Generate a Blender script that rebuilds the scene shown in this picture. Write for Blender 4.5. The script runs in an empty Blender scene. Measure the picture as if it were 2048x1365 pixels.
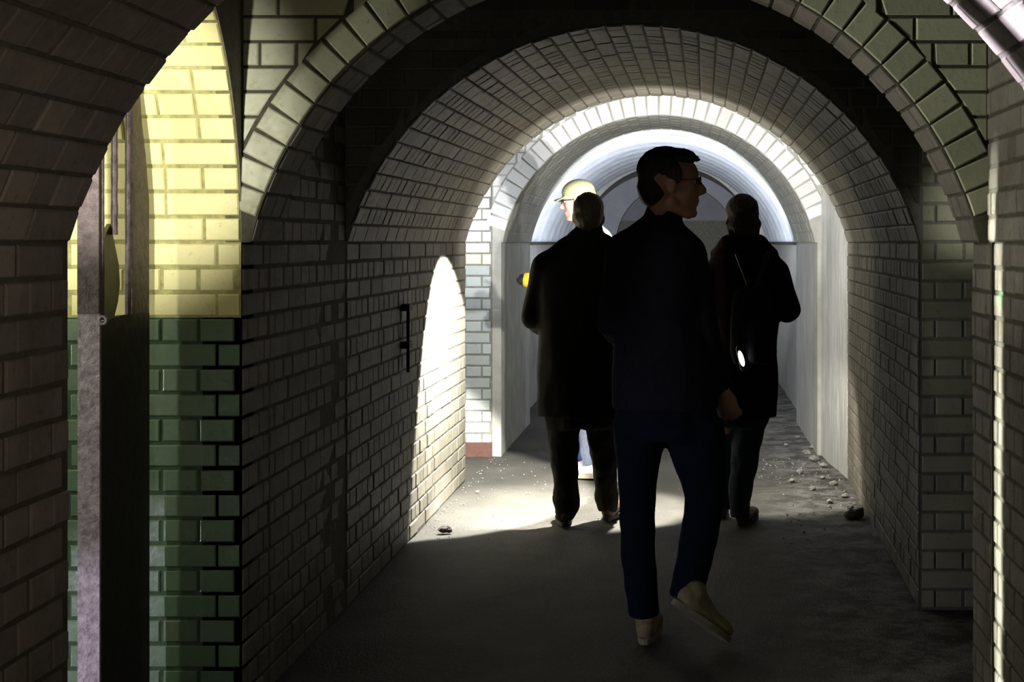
import bpy, bmesh, math, random
from mathutils import Vector, Matrix, Euler
random.seed(7)
PI = math.pi
H = 1.46            # eye height; every arch springs at this height too
SC = bpy.context.scene
COL = SC.collection

# ------------------------------------------------------------------ camera, world, exposure
cam_d = bpy.data.cameras.new('camera'); cam = bpy.data.objects.new('camera', cam_d); COL.objects.link(cam)
cam.location = (0, 0, H); cam.rotation_euler = (PI/2, 0, 0)
cam_d.sensor_width = 36; cam_d.lens = 3000/2048*36
cam_d.shift_x = -346/2048; cam_d.shift_y = -197.5/2048
cam_d.clip_start = .05
SC.camera = cam
SC.view_settings.view_transform = 'Standard'
SC.view_settings.look = 'None'
SC.view_settings.exposure = 0.0
SC.view_settings.gamma = 1.0
SC.view_settings.use_curve_mapping = False
world = bpy.data.worlds.new('underground_dark'); SC.world = world; world.use_nodes = True
world.node_tree.nodes['Background'].inputs[0].default_value = (0, 0, 0, 1)

def add_light(name, kind, loc, target, power, color, **kw):
    d = bpy.data.lights.new(name, kind); o = bpy.data.objects.new(name, d); COL.objects.link(o)
    o.location = loc
    o.rotation_euler = (Vector(target)-Vector(loc)).to_track_quat('-Z', 'Y').to_euler()
    d.energy = power; d.color = color
    for k, v in kw.items(): setattr(d, k, v)
    return o
R_ = math.radians
# torch of the man on the left: steep beam on the left wall and the floor
add_light('torch_beam_down_left', 'SPOT', (-.80, 8.12, H-.05), (-1.385, 8.36, H-.815), 880, (1, .97, .88), spot_size=R_(95), spot_blend=.12, shadow_soft_size=.02)
# torch of the woman: wide pool on the floor ahead of her
add_light('torch_beam_down_middle', 'SPOT', (-.30, 7.98, H-.40), (-.58, 8.16, 0), 520, (1, .96, .86), spot_size=R_(72), spot_blend=.35, shadow_soft_size=.02)
add_light('torch_beam_down_right', 'SPOT', (.12, 8.25, H-.25), (.22, 8.95, 0), 130, (1, .95, .84), spot_size=R_(98), spot_blend=.4, shadow_soft_size=.02)
# torches thrown down the passage, then an added fill
add_light('torch_beam_forward', 'SPOT', (-.14, 7.95, H-.02), (-.20, 10.0, H+.12), 165, (1, .97, .93), spot_size=R_(118), spot_blend=.6, shadow_soft_size=.02)
add_light('torch_beam_far', 'SPOT', (0, 8.0, H+.08), (-.18, 10.2, H+.25), 115, (1, .98, .97), spot_size=R_(66), spot_blend=.3, shadow_soft_size=.015)
add_light('fill_deep_vault', 'SPOT', (-.15, 10.35, H+.05), (-.2, 13.0, H+.45), 800, (.90, .94, 1), spot_size=R_(62), spot_blend=.5, shadow_soft_size=.02)  # added spot that brightens the corrugated vault; nobody holds it
# lamps of the left side passage, plus added fills and shaped beams
add_light('lamp_side_passage', 'AREA', (-2.9, 3.5, H+.25), (-1.4, 4.4, H+.40), 16, (.99, 1, .93), shape='DISK', size=.12)
add_light('torch_side_passage', 'SPOT', (-1.52, 3.37, H+.25), (-1.74, 4.57, H+.36), 78, (1, .98, .88), spot_size=R_(60), spot_blend=.7, shadow_soft_size=.02)
add_light('fill_across_bay', 'SPOT', (-2.6, 3.55, H+.10), (.75, 4.40, H+.42), 185, (.98, 1, .88), spot_size=R_(26), spot_blend=.8, shadow_soft_size=.03)  # extra spot added to brighten the right side of the first arch
add_light('fill_low_passage', 'AREA', (-1.52, 3.40, H-.7), (-1.5, 4.57, H-.85), .7, (.95, 1, .92), shape='DISK', size=.1)  # added weak fill, stands in for bounce on the green bricks
add_light('fill_near_wall', 'AREA', (.5, .9, H-.1), (-1.35, 2.9, H), 1.3, (1, .86, .70), shape='DISK', size=.15, spread=R_(60))  # added fill inside the near barrel, lifts its left wall
add_light('beam_slit', 'AREA', (-3.4, 4.553, H-.25), (.945, 4.50, H-.25), 7, (.92, 1, .88), shape='RECTANGLE', size=.05, size_y=2.3, spread=R_(2.5))  # added narrow beam, shaped to throw the strip on the right wall
add_light('torch_low_passage', 'SPOT', (-2.3, 3.42, H-1.15), (-1.72, 4.12, H-1.36), 34, (.86, .80, 1), spot_size=R_(66), spot_blend=.4, shadow_soft_size=.02)
add_light('beam_on_vault', 'AREA', (-2.6, 3.75, H-.35), (.66, 2.93, H+.50), 6, (.82, .77, 1), shape='RECTANGLE', size=.13, size_y=.8, spread=R_(2.5))
add_light('beam_on_vault_rim', 'AREA', (-2.6, 3.78, H-.35), (.66, 3.262, H+.50), 2, (.84, .80, 1), shape='RECTANGLE', size=.03, size_y=.8, spread=R_(2.5))
# light of the cross passage on the right, beyond the first arch
add_light('lamp_right_passage', 'SPOT', (1.9, 5.0, H+.5), (1.24, 5.95, H+.17), 40, (1, .98, .92), spot_size=R_(25), spot_blend=.9, shadow_soft_size=.03)
add_light('torch_third_bay', 'AREA', (-1.9, 9.45, H+.2), (-1.6, 10.2, H), 10, (.86, .92, 1), shape='DISK', size=.1)
# faint added fill behind the camera, in place of ambient light
add_light('fill_behind_camera', 'AREA', (.2, -1.2, H+.1), (0, 4, H-.1), 2.2, (1, .92, .80), shape='RECTANGLE', size=1.6, size_y=1.4)
add_light('green_pointer', 'SPOT', (-.6, 3.45, H-.15), (.945, 4.485, H-.17), 900.0, (.08, 1, .3), spot_size=R_(2.2), spot_blend=1.0, shadow_soft_size=.01)

# ------------------------------------------------------------------ materials
def mat(name, build):
    m = bpy.data.materials.new(name); m.use_nodes = True
    nt = m.node_tree; b = nt.nodes['Principled BSDF']; build(nt, b); return m
def N(nt, t, **kw):
    n = nt.nodes.new(t)
    for k, v in kw.items():
        if k.startswith('i_'): n.inputs[k[2:].replace('_', ' ')].default_value = v
        else: setattr(n, k, v)
    return n
def noise(nt, scale, detail=4, rough=.6, coord='Object'):
    tc = nt.nodes.new('ShaderNodeNewGeometry') if coord == 'World' else nt.nodes.new('ShaderNodeTexCoord')
    n = nt.nodes.new('ShaderNodeTexNoise'); n.inputs['Scale'].default_value = scale
    n.inputs['Detail'].default_value = detail; n.inputs['Roughness'].default_value = rough
    nt.links.new(tc.outputs['Position' if coord == 'World' else 'Object'], n.inputs['Vector']); return n
def ramp(nt, src, stops):
    r = nt.nodes.new('ShaderNodeValToRGB'); e = r.color_ramp.elements
    while len(e) < len(stops): e.new(.5)
    for i, (p, c) in enumerate(stops): e[i].position = p; e[i].color = (*c, 1)
    nt.links.new(src, r.inputs[0]); return r
def bump(nt, b, src, strength, dist=.01):
    n = nt.nodes.new('ShaderNodeBump'); n.inputs['Strength'].default_value = strength; n.inputs['Distance'].default_value = dist
    nt.links.new(src, n.inputs['Height']); nt.links.new(n.outputs[0], b.inputs['Normal'])
def painted_brick(name, c1, c2, dirt, rough=.42, var=.22, dirt_amt=.5, spec=.5):
    def f(nt, b):
        n1 = noise(nt, 2.3, 5, .65, 'World'); n2 = noise(nt, 45, 4, .6, 'World')
        oi = nt.nodes.new('ShaderNodeObjectInfo'); ge = nt.nodes.new('ShaderNodeNewGeometry')
        ad = N(nt, 'ShaderNodeMath', operation='ADD'); nt.links.new(oi.outputs['Random'], ad.inputs[0]); nt.links.new(ge.outputs['Random Per Island'], ad.inputs[1])
        fr = N(nt, 'ShaderNodeMath', operation='FRACT'); nt.links.new(ad.outputs[0], fr.inputs[0])
        base = ramp(nt, fr.outputs[0], [(0, c1), (.55, tuple((a+q)/2 for a, q in zip(c1, c2))), (1, c2)])
        d = ramp(nt, n1.outputs[0], [(.42, (0, 0, 0)), (.70, (dirt_amt,)*3)])
        mx = N(nt, 'ShaderNodeMix', data_type='RGBA'); nt.links.new(d.outputs[0], mx.inputs[0])
        nt.links.new(base.outputs[0], mx.inputs[6]); mx.inputs[7].default_value = (*dirt, 1)
        sp = ramp(nt, n2.outputs[0], [(.60, (0, 0, 0)), (.75, (.55,)*3)])
        m2 = N(nt, 'ShaderNodeMix', data_type='RGBA'); nt.links.new(sp.outputs[0], m2.inputs[0])
        nt.links.new(mx.outputs[2], m2.inputs[6]); m2.inputs[7].default_value = (*[x*.8 for x in dirt], 1)
        nt.links.new(m2.outputs[2], b.inputs['Base Color'])
        rr = ramp(nt, n2.outputs[0], [(.3, (rough,)*3), (.7, (min(1, rough+.25),)*3)])
        nt.links.new(rr.outputs[0], b.inputs['Roughness'])
        b.inputs['Specular IOR Level'].default_value = spec
        bump(nt, b, n2.outputs[0], .35, .004)
    return mat(name, f)
def plain(name, c, rough=.8, var=.3, scale=12, bumps=.3, metal=0, bdist=.004, spec=.5):
    def f(nt, b):
        n = noise(nt, scale, 6, .65, 'World')
        r = ramp(nt, n.outputs[0], [(.3, tuple(x*(1-var) for x in c)), (.7, tuple(min(1, x*(1+var)) for x in c))])
        nt.links.new(r.outputs[0], b.inputs['Base Color']); b.inputs['Roughness'].default_value = rough
        b.inputs['Metallic'].default_value = metal; b.inputs['Specular IOR Level'].default_value = spec
        bump(nt, b, n.outputs[0], bumps, bdist)
    return mat(name, f)

M = {}
M['cream'] = painted_brick('cream_painted_brick', (.22, .205, .165), (.155, .145, .115), (.085, .078, .055), spec=.3)
M['shade_dun'] = painted_brick('shade_toned_brick', (.19, .175, .14), (.13, .12, .095), (.07, .065, .045), rough=.5, spec=.3)  # cream brick toned down to deepen the shade on the tunnel walls
M['shade_grime'] = painted_brick('shade_toned_grimy_brick', (.21, .185, .15), (.14, .12, .098), (.065, .055, .04), rough=.55, spec=.3, dirt_amt=.7)  # cream brick toned down for unlit parts, with grime blotches on top
M['ringA'] = painted_brick('weathered_arch_brick', (.50, .50, .35), (.38, .38, .27), (.19, .19, .11), rough=.45)
M['yellow'] = painted_brick('yellow_painted_brick', (.80, .74, .36), (.72, .65, .30), (.60, .55, .27), rough=.35, dirt_amt=.35)
M['green'] = painted_brick('green_painted_brick', (.10, .19, .10), (.13, .19, .11), (.10, .12, .07), rough=.35)
M['white'] = painted_brick('white_painted_brick', (.80, .80, .80), (.68, .69, .70), (.55, .53, .48), rough=.4, dirt_amt=.35)
M['palegreen'] = painted_brick('pale_green_brick', (.50, .55, .54), (.42, .46, .45), (.30, .31, .26), rough=.4)
M['ivory'] = painted_brick('ivory_band_brick', (.82, .78, .58), (.78, .72, .52), (.6, .55, .4), rough=.4)
M['mortar'] = plain('dark_mortar', (.055, .05, .033), .9, .4, 30, .5)
M['mortar_y'] = plain('green_mortar', (.36, .34, .14), .9, .4, 30, .5)
M['mortar_g'] = plain('dark_green_mortar', (.035, .07, .03), .9, .4, 30, .5)
M['mortar_p'] = plain('pale_mortar', (.20, .20, .16), .9, .3, 30, .5)
M['plaster'] = plain('grey_plaster', (.38, .38, .34), .7, .22, 5, .5)
def _streak(nt, b):
    tc = nt.nodes.new('ShaderNodeNewGeometry'); mp = N(nt, 'ShaderNodeMapping'); mp.inputs['Scale'].default_value = (9, 9, 1.0)
    nt.links.new(tc.outputs['Position'], mp.inputs[0]); n = N(nt, 'ShaderNodeTexNoise', i_Scale=3.0, i_Detail=7.0, i_Roughness=.7)
    nt.links.new(mp.outputs[0], n.inputs['Vector'])
    r = ramp(nt, n.outputs[0], [(.3, (.28, .29, .25)), (.5, (.48, .48, .45)), (.7, (.72, .70, .74))])
    nt.links.new(r.outputs[0], b.inputs['Base Color']); b.inputs['Roughness'].default_value = .45
    bump(nt, b, n.outputs[0], .5, .008)
M['streaky'] = mat('streaky_limewash', _streak)
def _corr(nt, b):
    n = noise(nt, 7, 5, .6, 'World'); n2 = noise(nt, 60, 3, .6, 'World')
    r = ramp(nt, n.outputs[0], [(.3, (.50, .55, .64)), (.6, (.74, .78, .86)), (.8, (.60, .60, .70))])
    nt.links.new(r.outputs[0], b.inputs['Base Color']); b.inputs['Roughness'].default_value = .3
    bump(nt, b, n2.outputs[0], .25, .004)
M['corrugated'] = mat('white_painted_corrugated_iron', _corr)
def _floor(nt, b):
    n = noise(nt, 1.6, 8, .7, 'World'); n2 = noise(nt, 38, 6, .7, 'World'); n3 = noise(nt, 120, 3, .5, 'World')
    r = ramp(nt, n.outputs[0], [(.3, (.028, .026, .021)), (.5, (.048, .045, .037)), (.72, (.078, .073, .061))])
    s = ramp(nt, n2.outputs[0], [(.58, (0, 0, 0)), (.72, (1, 1, 1))])
    mx = N(nt, 'ShaderNodeMix', data_type='RGBA'); nt.links.new(s.outputs[0], mx.inputs[0]); nt.links.new(r.outputs[0], mx.inputs[6])
    mx.inputs[7].default_value = (.03, .027, .021, 1)
    s3 = ramp(nt, n3.outputs[0], [(.70, (0, 0, 0)), (.76, (1, 1, 1))])
    m3 = N(nt, 'ShaderNodeMix', data_type='RGBA'); nt.links.new(s3.outputs[0], m3.inputs[0]); nt.links.new(mx.outputs[2], m3.inputs[6])
    m3.inputs[7].default_value = (.3, .29, .25, 1)
    ge = nt.nodes.new('ShaderNodeNewGeometry'); sx = nt.nodes.new('ShaderNodeSeparateXYZ'); nt.links.new(ge.outputs['Position'], sx.inputs[0])
    m_x = N(nt, 'ShaderNodeMapRange', interpolation_type='SMOOTHSTEP'); nt.links.new(sx.outputs['X'], m_x.inputs['Value']); m_x.inputs['From Min'].default_value = .25; m_x.inputs['From Max'].default_value = .85
    nd = noise(nt, 5.5, 9, .75, 'World'); rd = ramp(nt, nd.outputs[0], [(.44, (0, 0, 0)), (.62, (1, 1, 1))])
    mu = N(nt, 'ShaderNodeMath', operation='MULTIPLY'); nt.links.new(m_x.outputs[0], mu.inputs[0]); nt.links.new(rd.outputs[0], mu.inputs[1])
    m4 = N(nt, 'ShaderNodeMix', data_type='RGBA'); nt.links.new(mu.outputs[0], m4.inputs[0]); nt.links.new(m3.outputs[2], m4.inputs[6]); m4.inputs[7].default_value = (.24, .235, .23, 1)
    nt.links.new(m4.outputs[2], b.inputs['Base Color']); b.inputs['Roughness'].default_value = .75
    ad = N(nt, 'ShaderNodeMath', operation='ADD'); nt.links.new(n2.outputs[0], ad.inputs[0]); nt.links.new(n3.outputs[0], ad.inputs[1])
    bump(nt, b, ad.outputs[0], .8, .012)
M['floor'] = mat('dusty_concrete_floor', _floor)
M['rust'] = plain('rusty_steel', (.085, .062, .062), .6, .55, 40, 1.0, metal=.25, bdist=.006)
M['flaky'] = plain('flaking_grey_paint_on_steel', (.30, .25, .27), .5, .5, 45, 1.0, metal=.1, bdist=.008)
M['darksteel'] = plain('black_steel', (.03, .022, .020), .6, .4, 30, .6, metal=.3)
M['olive'] = plain('olive_paint', (.16, .16, .05), .5, .2, 20, .3)
M['farwall'] = plain('dim_far_plaster', (.26, .27, .30), .6, .15, 3, .4)
M['stone'] = plain('rubble', (.26, .25, .23), .9, .45, 25, .8)
M['darkstone'] = plain('dark_rubble', (.04, .035, .03), .9, .4, 25, .8)
def cloth(name, c, var=.25, rough=.95):
    return plain(name, c, rough, var, 60, .4, spec=.15)
M['navy'] = cloth('navy_fabric', (.014, .014, .024))
M['denim'] = cloth('dark_denim', (.006, .010, .022))
M['olivecoat'] = cloth('dark_olive_coat', (.012, .012, .009))
M['cord'] = cloth('olive_brown_trousers', (.020, .020, .014))
M['maroon'] = cloth('dark_maroon_coat', (.022, .006, .011))
M['packfab'] = cloth('charcoal_pack_fabric', (.018, .019, .024))
M['greyjeans'] = cloth('grey_blue_denim', (.030, .038, .055))
M['litejeans'] = cloth('light_blue_denim', (.42, .50, .72))
M['shirt'] = cloth('white_cotton', (.80, .80, .78))
M['cap'] = cloth('khaki_cap_fabric', (.42, .44, .26), .12)
M['bluebag'] = cloth('blue_bag_fabric', (.12, .16, .48), .15)
M['yellowstrap'] = plain('yellow_webbing', (.75, .75, .08), .6, .1)
M['yellowplastic'] = plain('yellow_plastic', (.85, .50, .03), .35, .08)
M['blackplastic'] = plain('black_plastic', (.015, .015, .018), .4, .2)
M['leather'] = plain('brown_leather', (.075, .045, .025), .6, .3, 30, .5)
M['canvas'] = plain('beige_canvas_shoe', (.30, .26, .15), .85, .2, 50, .4)
M['soleb'] = plain('dark_rubber', (.03, .028, .025), .8, .2)
M['solew'] = plain('pale_rubber', (.35, .32, .24), .7, .2)
M['glass'] = plain('dark_lens', (.01, .01, .012), .1, .05)
M['eye'] = plain('eye_white', (.6, .58, .55), .3, .05)
def skin(name, c):
    def f(nt, b):
        n = noise(nt, 30, 4, .6)
        r = ramp(nt, n.outputs[0], [(.3, tuple(x*.85 for x in c)), (.7, c)])
        nt.links.new(r.outputs[0], b.inputs['Base Color']); b.inputs['Roughness'].default_value = .55
        b.inputs['Subsurface Weight'].default_value = .08; b.inputs['Subsurface Radius'].default_value = (.01, .004, .002)
        bump(nt, b, n.outputs[0], .2, .001)
    return mat(name, f)
M['skin'] = skin('skin', (.50, .27, .18)); M['skinpale'] = skin('pale_skin', (.72, .46, .38))
def hairmat(name, c):
    def f(nt, b):
        tc = nt.nodes.new('ShaderNodeTexCoord'); mp = N(nt, 'ShaderNodeMapping'); mp.inputs['Scale'].default_value = (90, 90, 14)
        nt.links.new(tc.outputs['Object'], mp.inputs[0]); n = N(nt, 'ShaderNodeTexNoise', i_Scale=2.0, i_Detail=5.0)
        nt.links.new(mp.outputs[0], n.inputs['Vector'])
        r = ramp(nt, n.outputs[0], [(.3, tuple(x*.5 for x in c)), (.7, tuple(x*1.4 for x in c))])
        nt.links.new(r.outputs[0], b.inputs['Base Color']); b.inputs['Roughness'].default_value = .6
        bump(nt, b, n.outputs[0], 1.0, .006)
    return mat(name, f)
M['hairblack'] = hairmat('black_hair', (.010, .008, .008)); M['hairgrey'] = hairmat('short_greying_brown_hair', (.075, .055, .032)); M['hairbrown'] = hairmat('dark_blonde_hair', (.035, .025, .014))
M['hairwhite'] = hairmat('white_hair', (.5, .5, .48))
def emit(name, c, s):
    def f(nt, b):
        b.inputs['Base Color'].default_value = (*c, 1); b.inputs['Emission Color'].default_value = (*c, 1); b.inputs['Emission Strength'].default_value = s
    return mat(name, f)
M['led'] = emit('lit_led_lens', (.93, .93, 1), 14)

# ------------------------------------------------------------------ object helpers
def link_bm(name, bm, m, parent=None, smooth=False, recalc=True):
    if recalc: bmesh.ops.recalc_face_normals(bm, faces=bm.faces)
    me = bpy.data.meshes.new(name); bm.to_mesh(me); bm.free()
    me.materials.append(m)
    if smooth:
        for p in me.polygons: p.use_smooth = True
    o = bpy.data.objects.new(name, me); COL.objects.link(o)
    if parent: o.parent = parent
    return o
def tag(o, label=None, cat=None, group=None, kind=None):
    if label: o['label'] = label
    if cat: o['category'] = cat
    if group: o['group'] = group
    if kind: o['kind'] = kind
    return o
def empty(name, loc=(0, 0, 0)):
    o = bpy.data.objects.new(name, None); COL.objects.link(o); o.location = loc; o.empty_display_size = .1; return o
def bbox(bm, lo, hi):
    r = bmesh.ops.create_cube(bm, size=1)
    for v in r['verts']:
        v.co = Vector(((lo[i]+hi[i])/2 + v.co[i]*(hi[i]-lo[i]) for i in range(3)))
    return r['verts']
def rel(px, py, Y):                 # a pixel of the photograph at depth Y, as metres
    return Vector(((px-1370)*Y/3000, Y, H+(485-py)*Y/3000))

# unit brick: front face looks to +z, bevelled, depth below; 18 triangles
def brick_mesh(name, L, h, m, d=.03, bev=.004, jitter=0):
    me = bpy.data.meshes.new(name)
    a, b = L/2, h/2
    vs = [(-a, -b, -d), (a, -b, -d), (a, b, -d), (-a, b, -d), (-a, -b, -bev), (a, -b, -bev), (a, b, -bev), (-a, b, -bev),
          (-a+bev, -b+bev, 0), (a-bev, -b+bev, 0), (a-bev, b-bev, 0), (-a+bev, b-bev, 0)]
    fs = [(8, 9, 10, 11)]
    for i in range(4):
        j = (i+1) % 4
        fs.append((i, j, j+4, i+4)); fs.append((i+4, j+4, j+8, i+8))
    me.from_pydata(vs, [], fs); me.materials.append(m); return me
BR = {}
def brick_data(kind, m):
    k = (kind, m.name)
    if k not in BR:
        L, h = {'stretcher': (.2145, .0665), 'header': (.1020, .0665), 'end': (.0665, .110)}[kind]
        BR[k] = brick_mesh('brick', L, h, m)
    return BR[k]
def frame(origin, ux, uy, uz):
    m = Matrix.Identity(4)
    for i, v in enumerate((ux, uy, uz)):
        for r in range(3): m[r][i] = v[r]
    for r in range(3): m[r][3] = origin[r]
    return m
def place_bricks(items, parent, limit=298, keyfn=None):
    """items: (mesh, matrix). The first `limit` become brick objects, the rest one joined stuff part."""
    if keyfn: items = sorted(items, key=keyfn)
    for me, mx in items[:limit]:
        o = bpy.data.objects.new('brick', me); COL.objects.link(o); o.parent = parent; o.matrix_local = mx
    rest = items[limit:]
    if rest:
        vs, fs = [], []
        for me, mx in rest:
            k = len(vs); vs += [mx @ v.co for v in me.vertices]; fs += [tuple(i+k for i in p.vertices) for p in me.polygons]
        me2 = bpy.data.meshes.new('far_bricks'); me2.from_pydata(vs, [], fs); me2.materials.append(rest[0][0].materials[0])
        o = bpy.data.objects.new('brickwork', me2); COL.objects.link(o); o.parent = parent; o['kind'] = 'stuff'
def scaled(mx, sx=1, sy=1): return mx @ Matrix.Diagonal((sx, sy, 1, 1))
def jit(): return random.uniform(-.0022, .0022)

# a flat brick face: origin = bottom-left corner, ux along, uy up, uz out of the wall
def brick_face(origin, ux, width, nrows, m, parent, up=Vector((0, 0, 1)), pitch=.0765, keep=None, top_down=True, matfn=None, limit=298, key=None, start=0, proud=.0045):
    ux = Vector(ux).normalized(); uz = ux.cross(up).normalized()
    items = []
    for r in range(nrows):
        zc = (-(r+.5) if top_down else (r+.5))*pitch
        kind = 'header' if (r+start) % 2 else 'stretcher'
        L = .1125 if kind == 'header' else .225
        off = .056 if kind == 'header' else 0
        x = -L + (off % L) - .0
        while x < width-.012:
            a, b = max(0, x), min(width, x+L); x += L
            if b-a < .03: continue
            c = Vector(origin)+ux*((a+b)/2)+up*zc+uz*(proud+jit())
            if keep is not None:
                k = keep(c, b-a)
                if k is False: continue
            mm = matfn(c) if matfn else m
            me = brick_data(kind, mm)
            base = .2145 if kind == 'stretcher' else .102
            mx = scaled(frame(c, ux, up, uz), (b-a-.0085)/base, 1+random.uniform(-.02, .02))
            mx = mx @ Matrix.Rotation(random.uniform(-.006, .006), 4, 'Z') @ Matrix.Rotation(random.uniform(-.01, .01), 4, 'X')
            items.append((me, mx))
    place_bricks(items, parent, limit, key)

# ------------------------------------------------------------------ arch sections
class Sec:
    def __init__(s, L, R, rise): s.L, s.R, s.rise = L, R, rise; s.hw = (R-L)/2; s.cx = (L+R)/2; s.rad = (s.hw**2+rise**2)/(2*rise); s.cz = rise-s.rad; s.a = math.atan2(s.cz, s.hw)
    def pt(s, t, off=0):          # t 0..1 from left spring over the crown to the right spring
        th = PI+s.a - t*(PI+2*s.a)
        return Vector((s.cx+(s.rad+off)*math.cos(th), 0, H+s.cz+(s.rad+off)*math.sin(th))), Vector((math.cos(th), 0, math.sin(th)))
    def arc(s): return s.rad*(PI+2*s.a)
def lerp_sec(a, b, t): return Sec(a.L+(b.L-a.L)*t, a.R+(b.R-a.R)*t, a.rise+(b.rise-a.rise)*t)

def vault_shell(name, secs, m, thick=.14, n=56, walls=False):
    """secs: list of (Y, Sec). A solid barrel vault."""
    bm = bmesh.new(); rings = []
    for Y, s in secs:
        r = []
        for off in (0, thick):
            row = []
            for i in range(n+1):
                p, _ = s.pt(i/n, off); p.y = Y; row.append(bm.verts.new(p))
            r.append(row)
        rings.append(r)
    for k in range(len(rings)-1):
        for w in (0, 1):
            for i in range(n): bm.faces.new((rings[k][w][i], rings[k][w][i+1], rings[k+1][w][i+1], rings[k+1][w][i]))
        for i in (0, n): bm.faces.new((rings[k][0][i], rings[k][1][i], rings[k+1][1][i], rings[k+1][0][i]))
    for k in (0, -1):
        for i in range(n): bm.faces.new((rings[k][0][i], rings[k][0][i+1], rings[k][1][i+1], rings[k][1][i]))
    o = link_bm(name, bm, m, smooth=False); return o
def side_shell(name, pts, m, thick=.14, side=-1, ztop=H, zbot=0):
    """pts: list of (x,Y) of the inner face, solid outward."""
    bm = bmesh.new()
    for (x0, y0), (x1, y1) in zip(pts, pts[1:]):
        v = [bm.verts.new((x, y, z)) for x, y in ((x0, y0), (x1, y1), (x1+side*thick, y1), (x0+side*thick, y0)) for z in (zbot, ztop)]
        q = [(0, 2, 3, 1), (2, 4, 5, 3), (4, 6, 7, 5), (6, 0, 1, 7), (0, 6, 4, 2), (1, 3, 5, 7)]
        for f in q: bm.faces.new([v[i] for i in f])
    return link_bm(name, bm, m)
def cross_wall(name, Y0, Y1, xo0, xo1, ztop, sec, m, jl=None, jr=None, n=48):
    """A wall across the passage with an arched opening."""
    jl = sec.L if jl is None else jl; jr = sec.R if jr is None else jr
    bm = bmesh.new()
    for (a, b) in ((xo0, jl), (jr, xo1)): bbox(bm, (a, Y0, 0), (b, Y1, H))
    arc = [sec.pt(i/n)[0] for i in range(n+1)]
    prof = [(xo0, H)] + [(p.x, p.z) for p in arc] + [(xo1, H)]
    tops = [(xo0, ztop)] + [(p.x, ztop) for p in arc] + [(xo1, ztop)]
    # make the upper edge monotone
    front, back = [], []
    for (x, z), (tx, tz) in zip(prof, tops):
        tx = min(max(tx, xo0), xo1)
        front.append((bm.verts.new((x, Y0, z)), bm.verts.new((tx, Y0, tz))))
        back.append((bm.verts.new((x, Y1, z)), bm.verts.new((tx, Y1, tz))))
    for i in range(len(prof)-1):
        for g in (front, back):
            vs = [g[i][0], g[i+1][0], g[i+1][1], g[i][1]]
            bm.faces.new(vs)
        bm.faces.new((front[i][0], front[i+1][0], back[i+1][0], back[i][0]))
        bm.faces.new((front[i][1], front[i+1][1], back[i+1][1], back[i][1]))
    for i in (0, -1): bm.faces.new((front[i][0], front[i][1], back[i][1], back[i][0]))
    return link_bm(name, bm, m)
def voussoirs(sec, Y, m, parent, pitch=.0775, length=.110, off=.004, skip=lambda p: False):
    n = max(3, round(sec.arc()/pitch)); items = []
    for i in range(n):
        p, nrm = sec.pt((i+.5)/n, length/2+off); p.y = Y-.008+jit()
        if skip(p): continue
        tang = Vector((nrm.z, 0, -nrm.x))
        me = brick_data('end', m)
        mx = frame(p, -tang, nrm, (-tang).cross(nrm))
        if mx.col[2][1] > 0: mx = frame(p, tang, nrm, tang.cross(nrm))
        # widen slightly: the outer end of each brick is a little further round
        mx = scaled(mx, (sec.arc()/n*(sec.rad+length*.45)/sec.rad-.0085)/.0665, length/.110*(1+random.uniform(-.02, .02)))
        items.append((me, mx @ Matrix.Rotation(random.uniform(-.012, .012), 4, 'Z')))
    place_bricks(items, parent)
def vault_bricks(secA, YA, secB, YB, m, parent, Ymin=None, tkeep=None, limit=298, key=None):
    n = round(max(secA.arc(), secB.arc())/.0775); items = []
    Ymin = YA if Ymin is None else Ymin
    for i in range(n):
        t = (i+.5)/n
        if tkeep and not tkeep(t): continue
        kind = 'header' if i % 2 else 'stretcher'; L = .1125 if i % 2 else .225
        y = YB
        y += (.056 if i % 2 else 0)
        while y > Ymin+.02:
            b = min(YB, y); a = max(Ymin, y-L); y -= L
            if b-a < .03: continue
            f = ((a+b)/2-YA)/(YB-YA); s = lerp_sec(secA, secB, f)
            p, nrm = s.pt(t, -.006+jit()); p.y = (a+b)/2
            s0 = s.pt(t)[0]; p0 = lerp_sec(secA, secB, (a-YA)/(YB-YA)).pt(t, -.006)[0]; p0.y = a
            p1 = lerp_sec(secA, secB, (b-YA)/(YB-YA)).pt(t, -.006)[0]; p1.y = b
            ux = (p1-p0).normalized(); uz = -nrm; uz = (uz-ux*uz.dot(ux)).normalized(); uy = uz.cross(ux)
            mx = scaled(frame(p, ux, uy, uz), (b-a-.0085)/(.2145 if kind == 'stretcher' else .102), (s.arc()/n-.0085)/.0665)
            items.append((brick_data(kind, m), mx @ Matrix.Rotation(random.uniform(-.02, .02), 4, 'X')))
    place_bricks(items, parent, limit, key)

yn, ya, ya2, yt, yb, yc, yd, ye = 3.28, 4.57, 4.86, 5.95, 9.17, 10.2, 12.1, 16.7
SN = Sec(-1.35, .905, .835)
SA = Sec(-1.324, .897, .874)
ST = Sec(-1.345, .93, .868)
SB = Sec(-1.345, .997, .902)
SCc = Sec(-1.241, .884, .864)
SD = Sec(-1.327, .932, .887)

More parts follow.
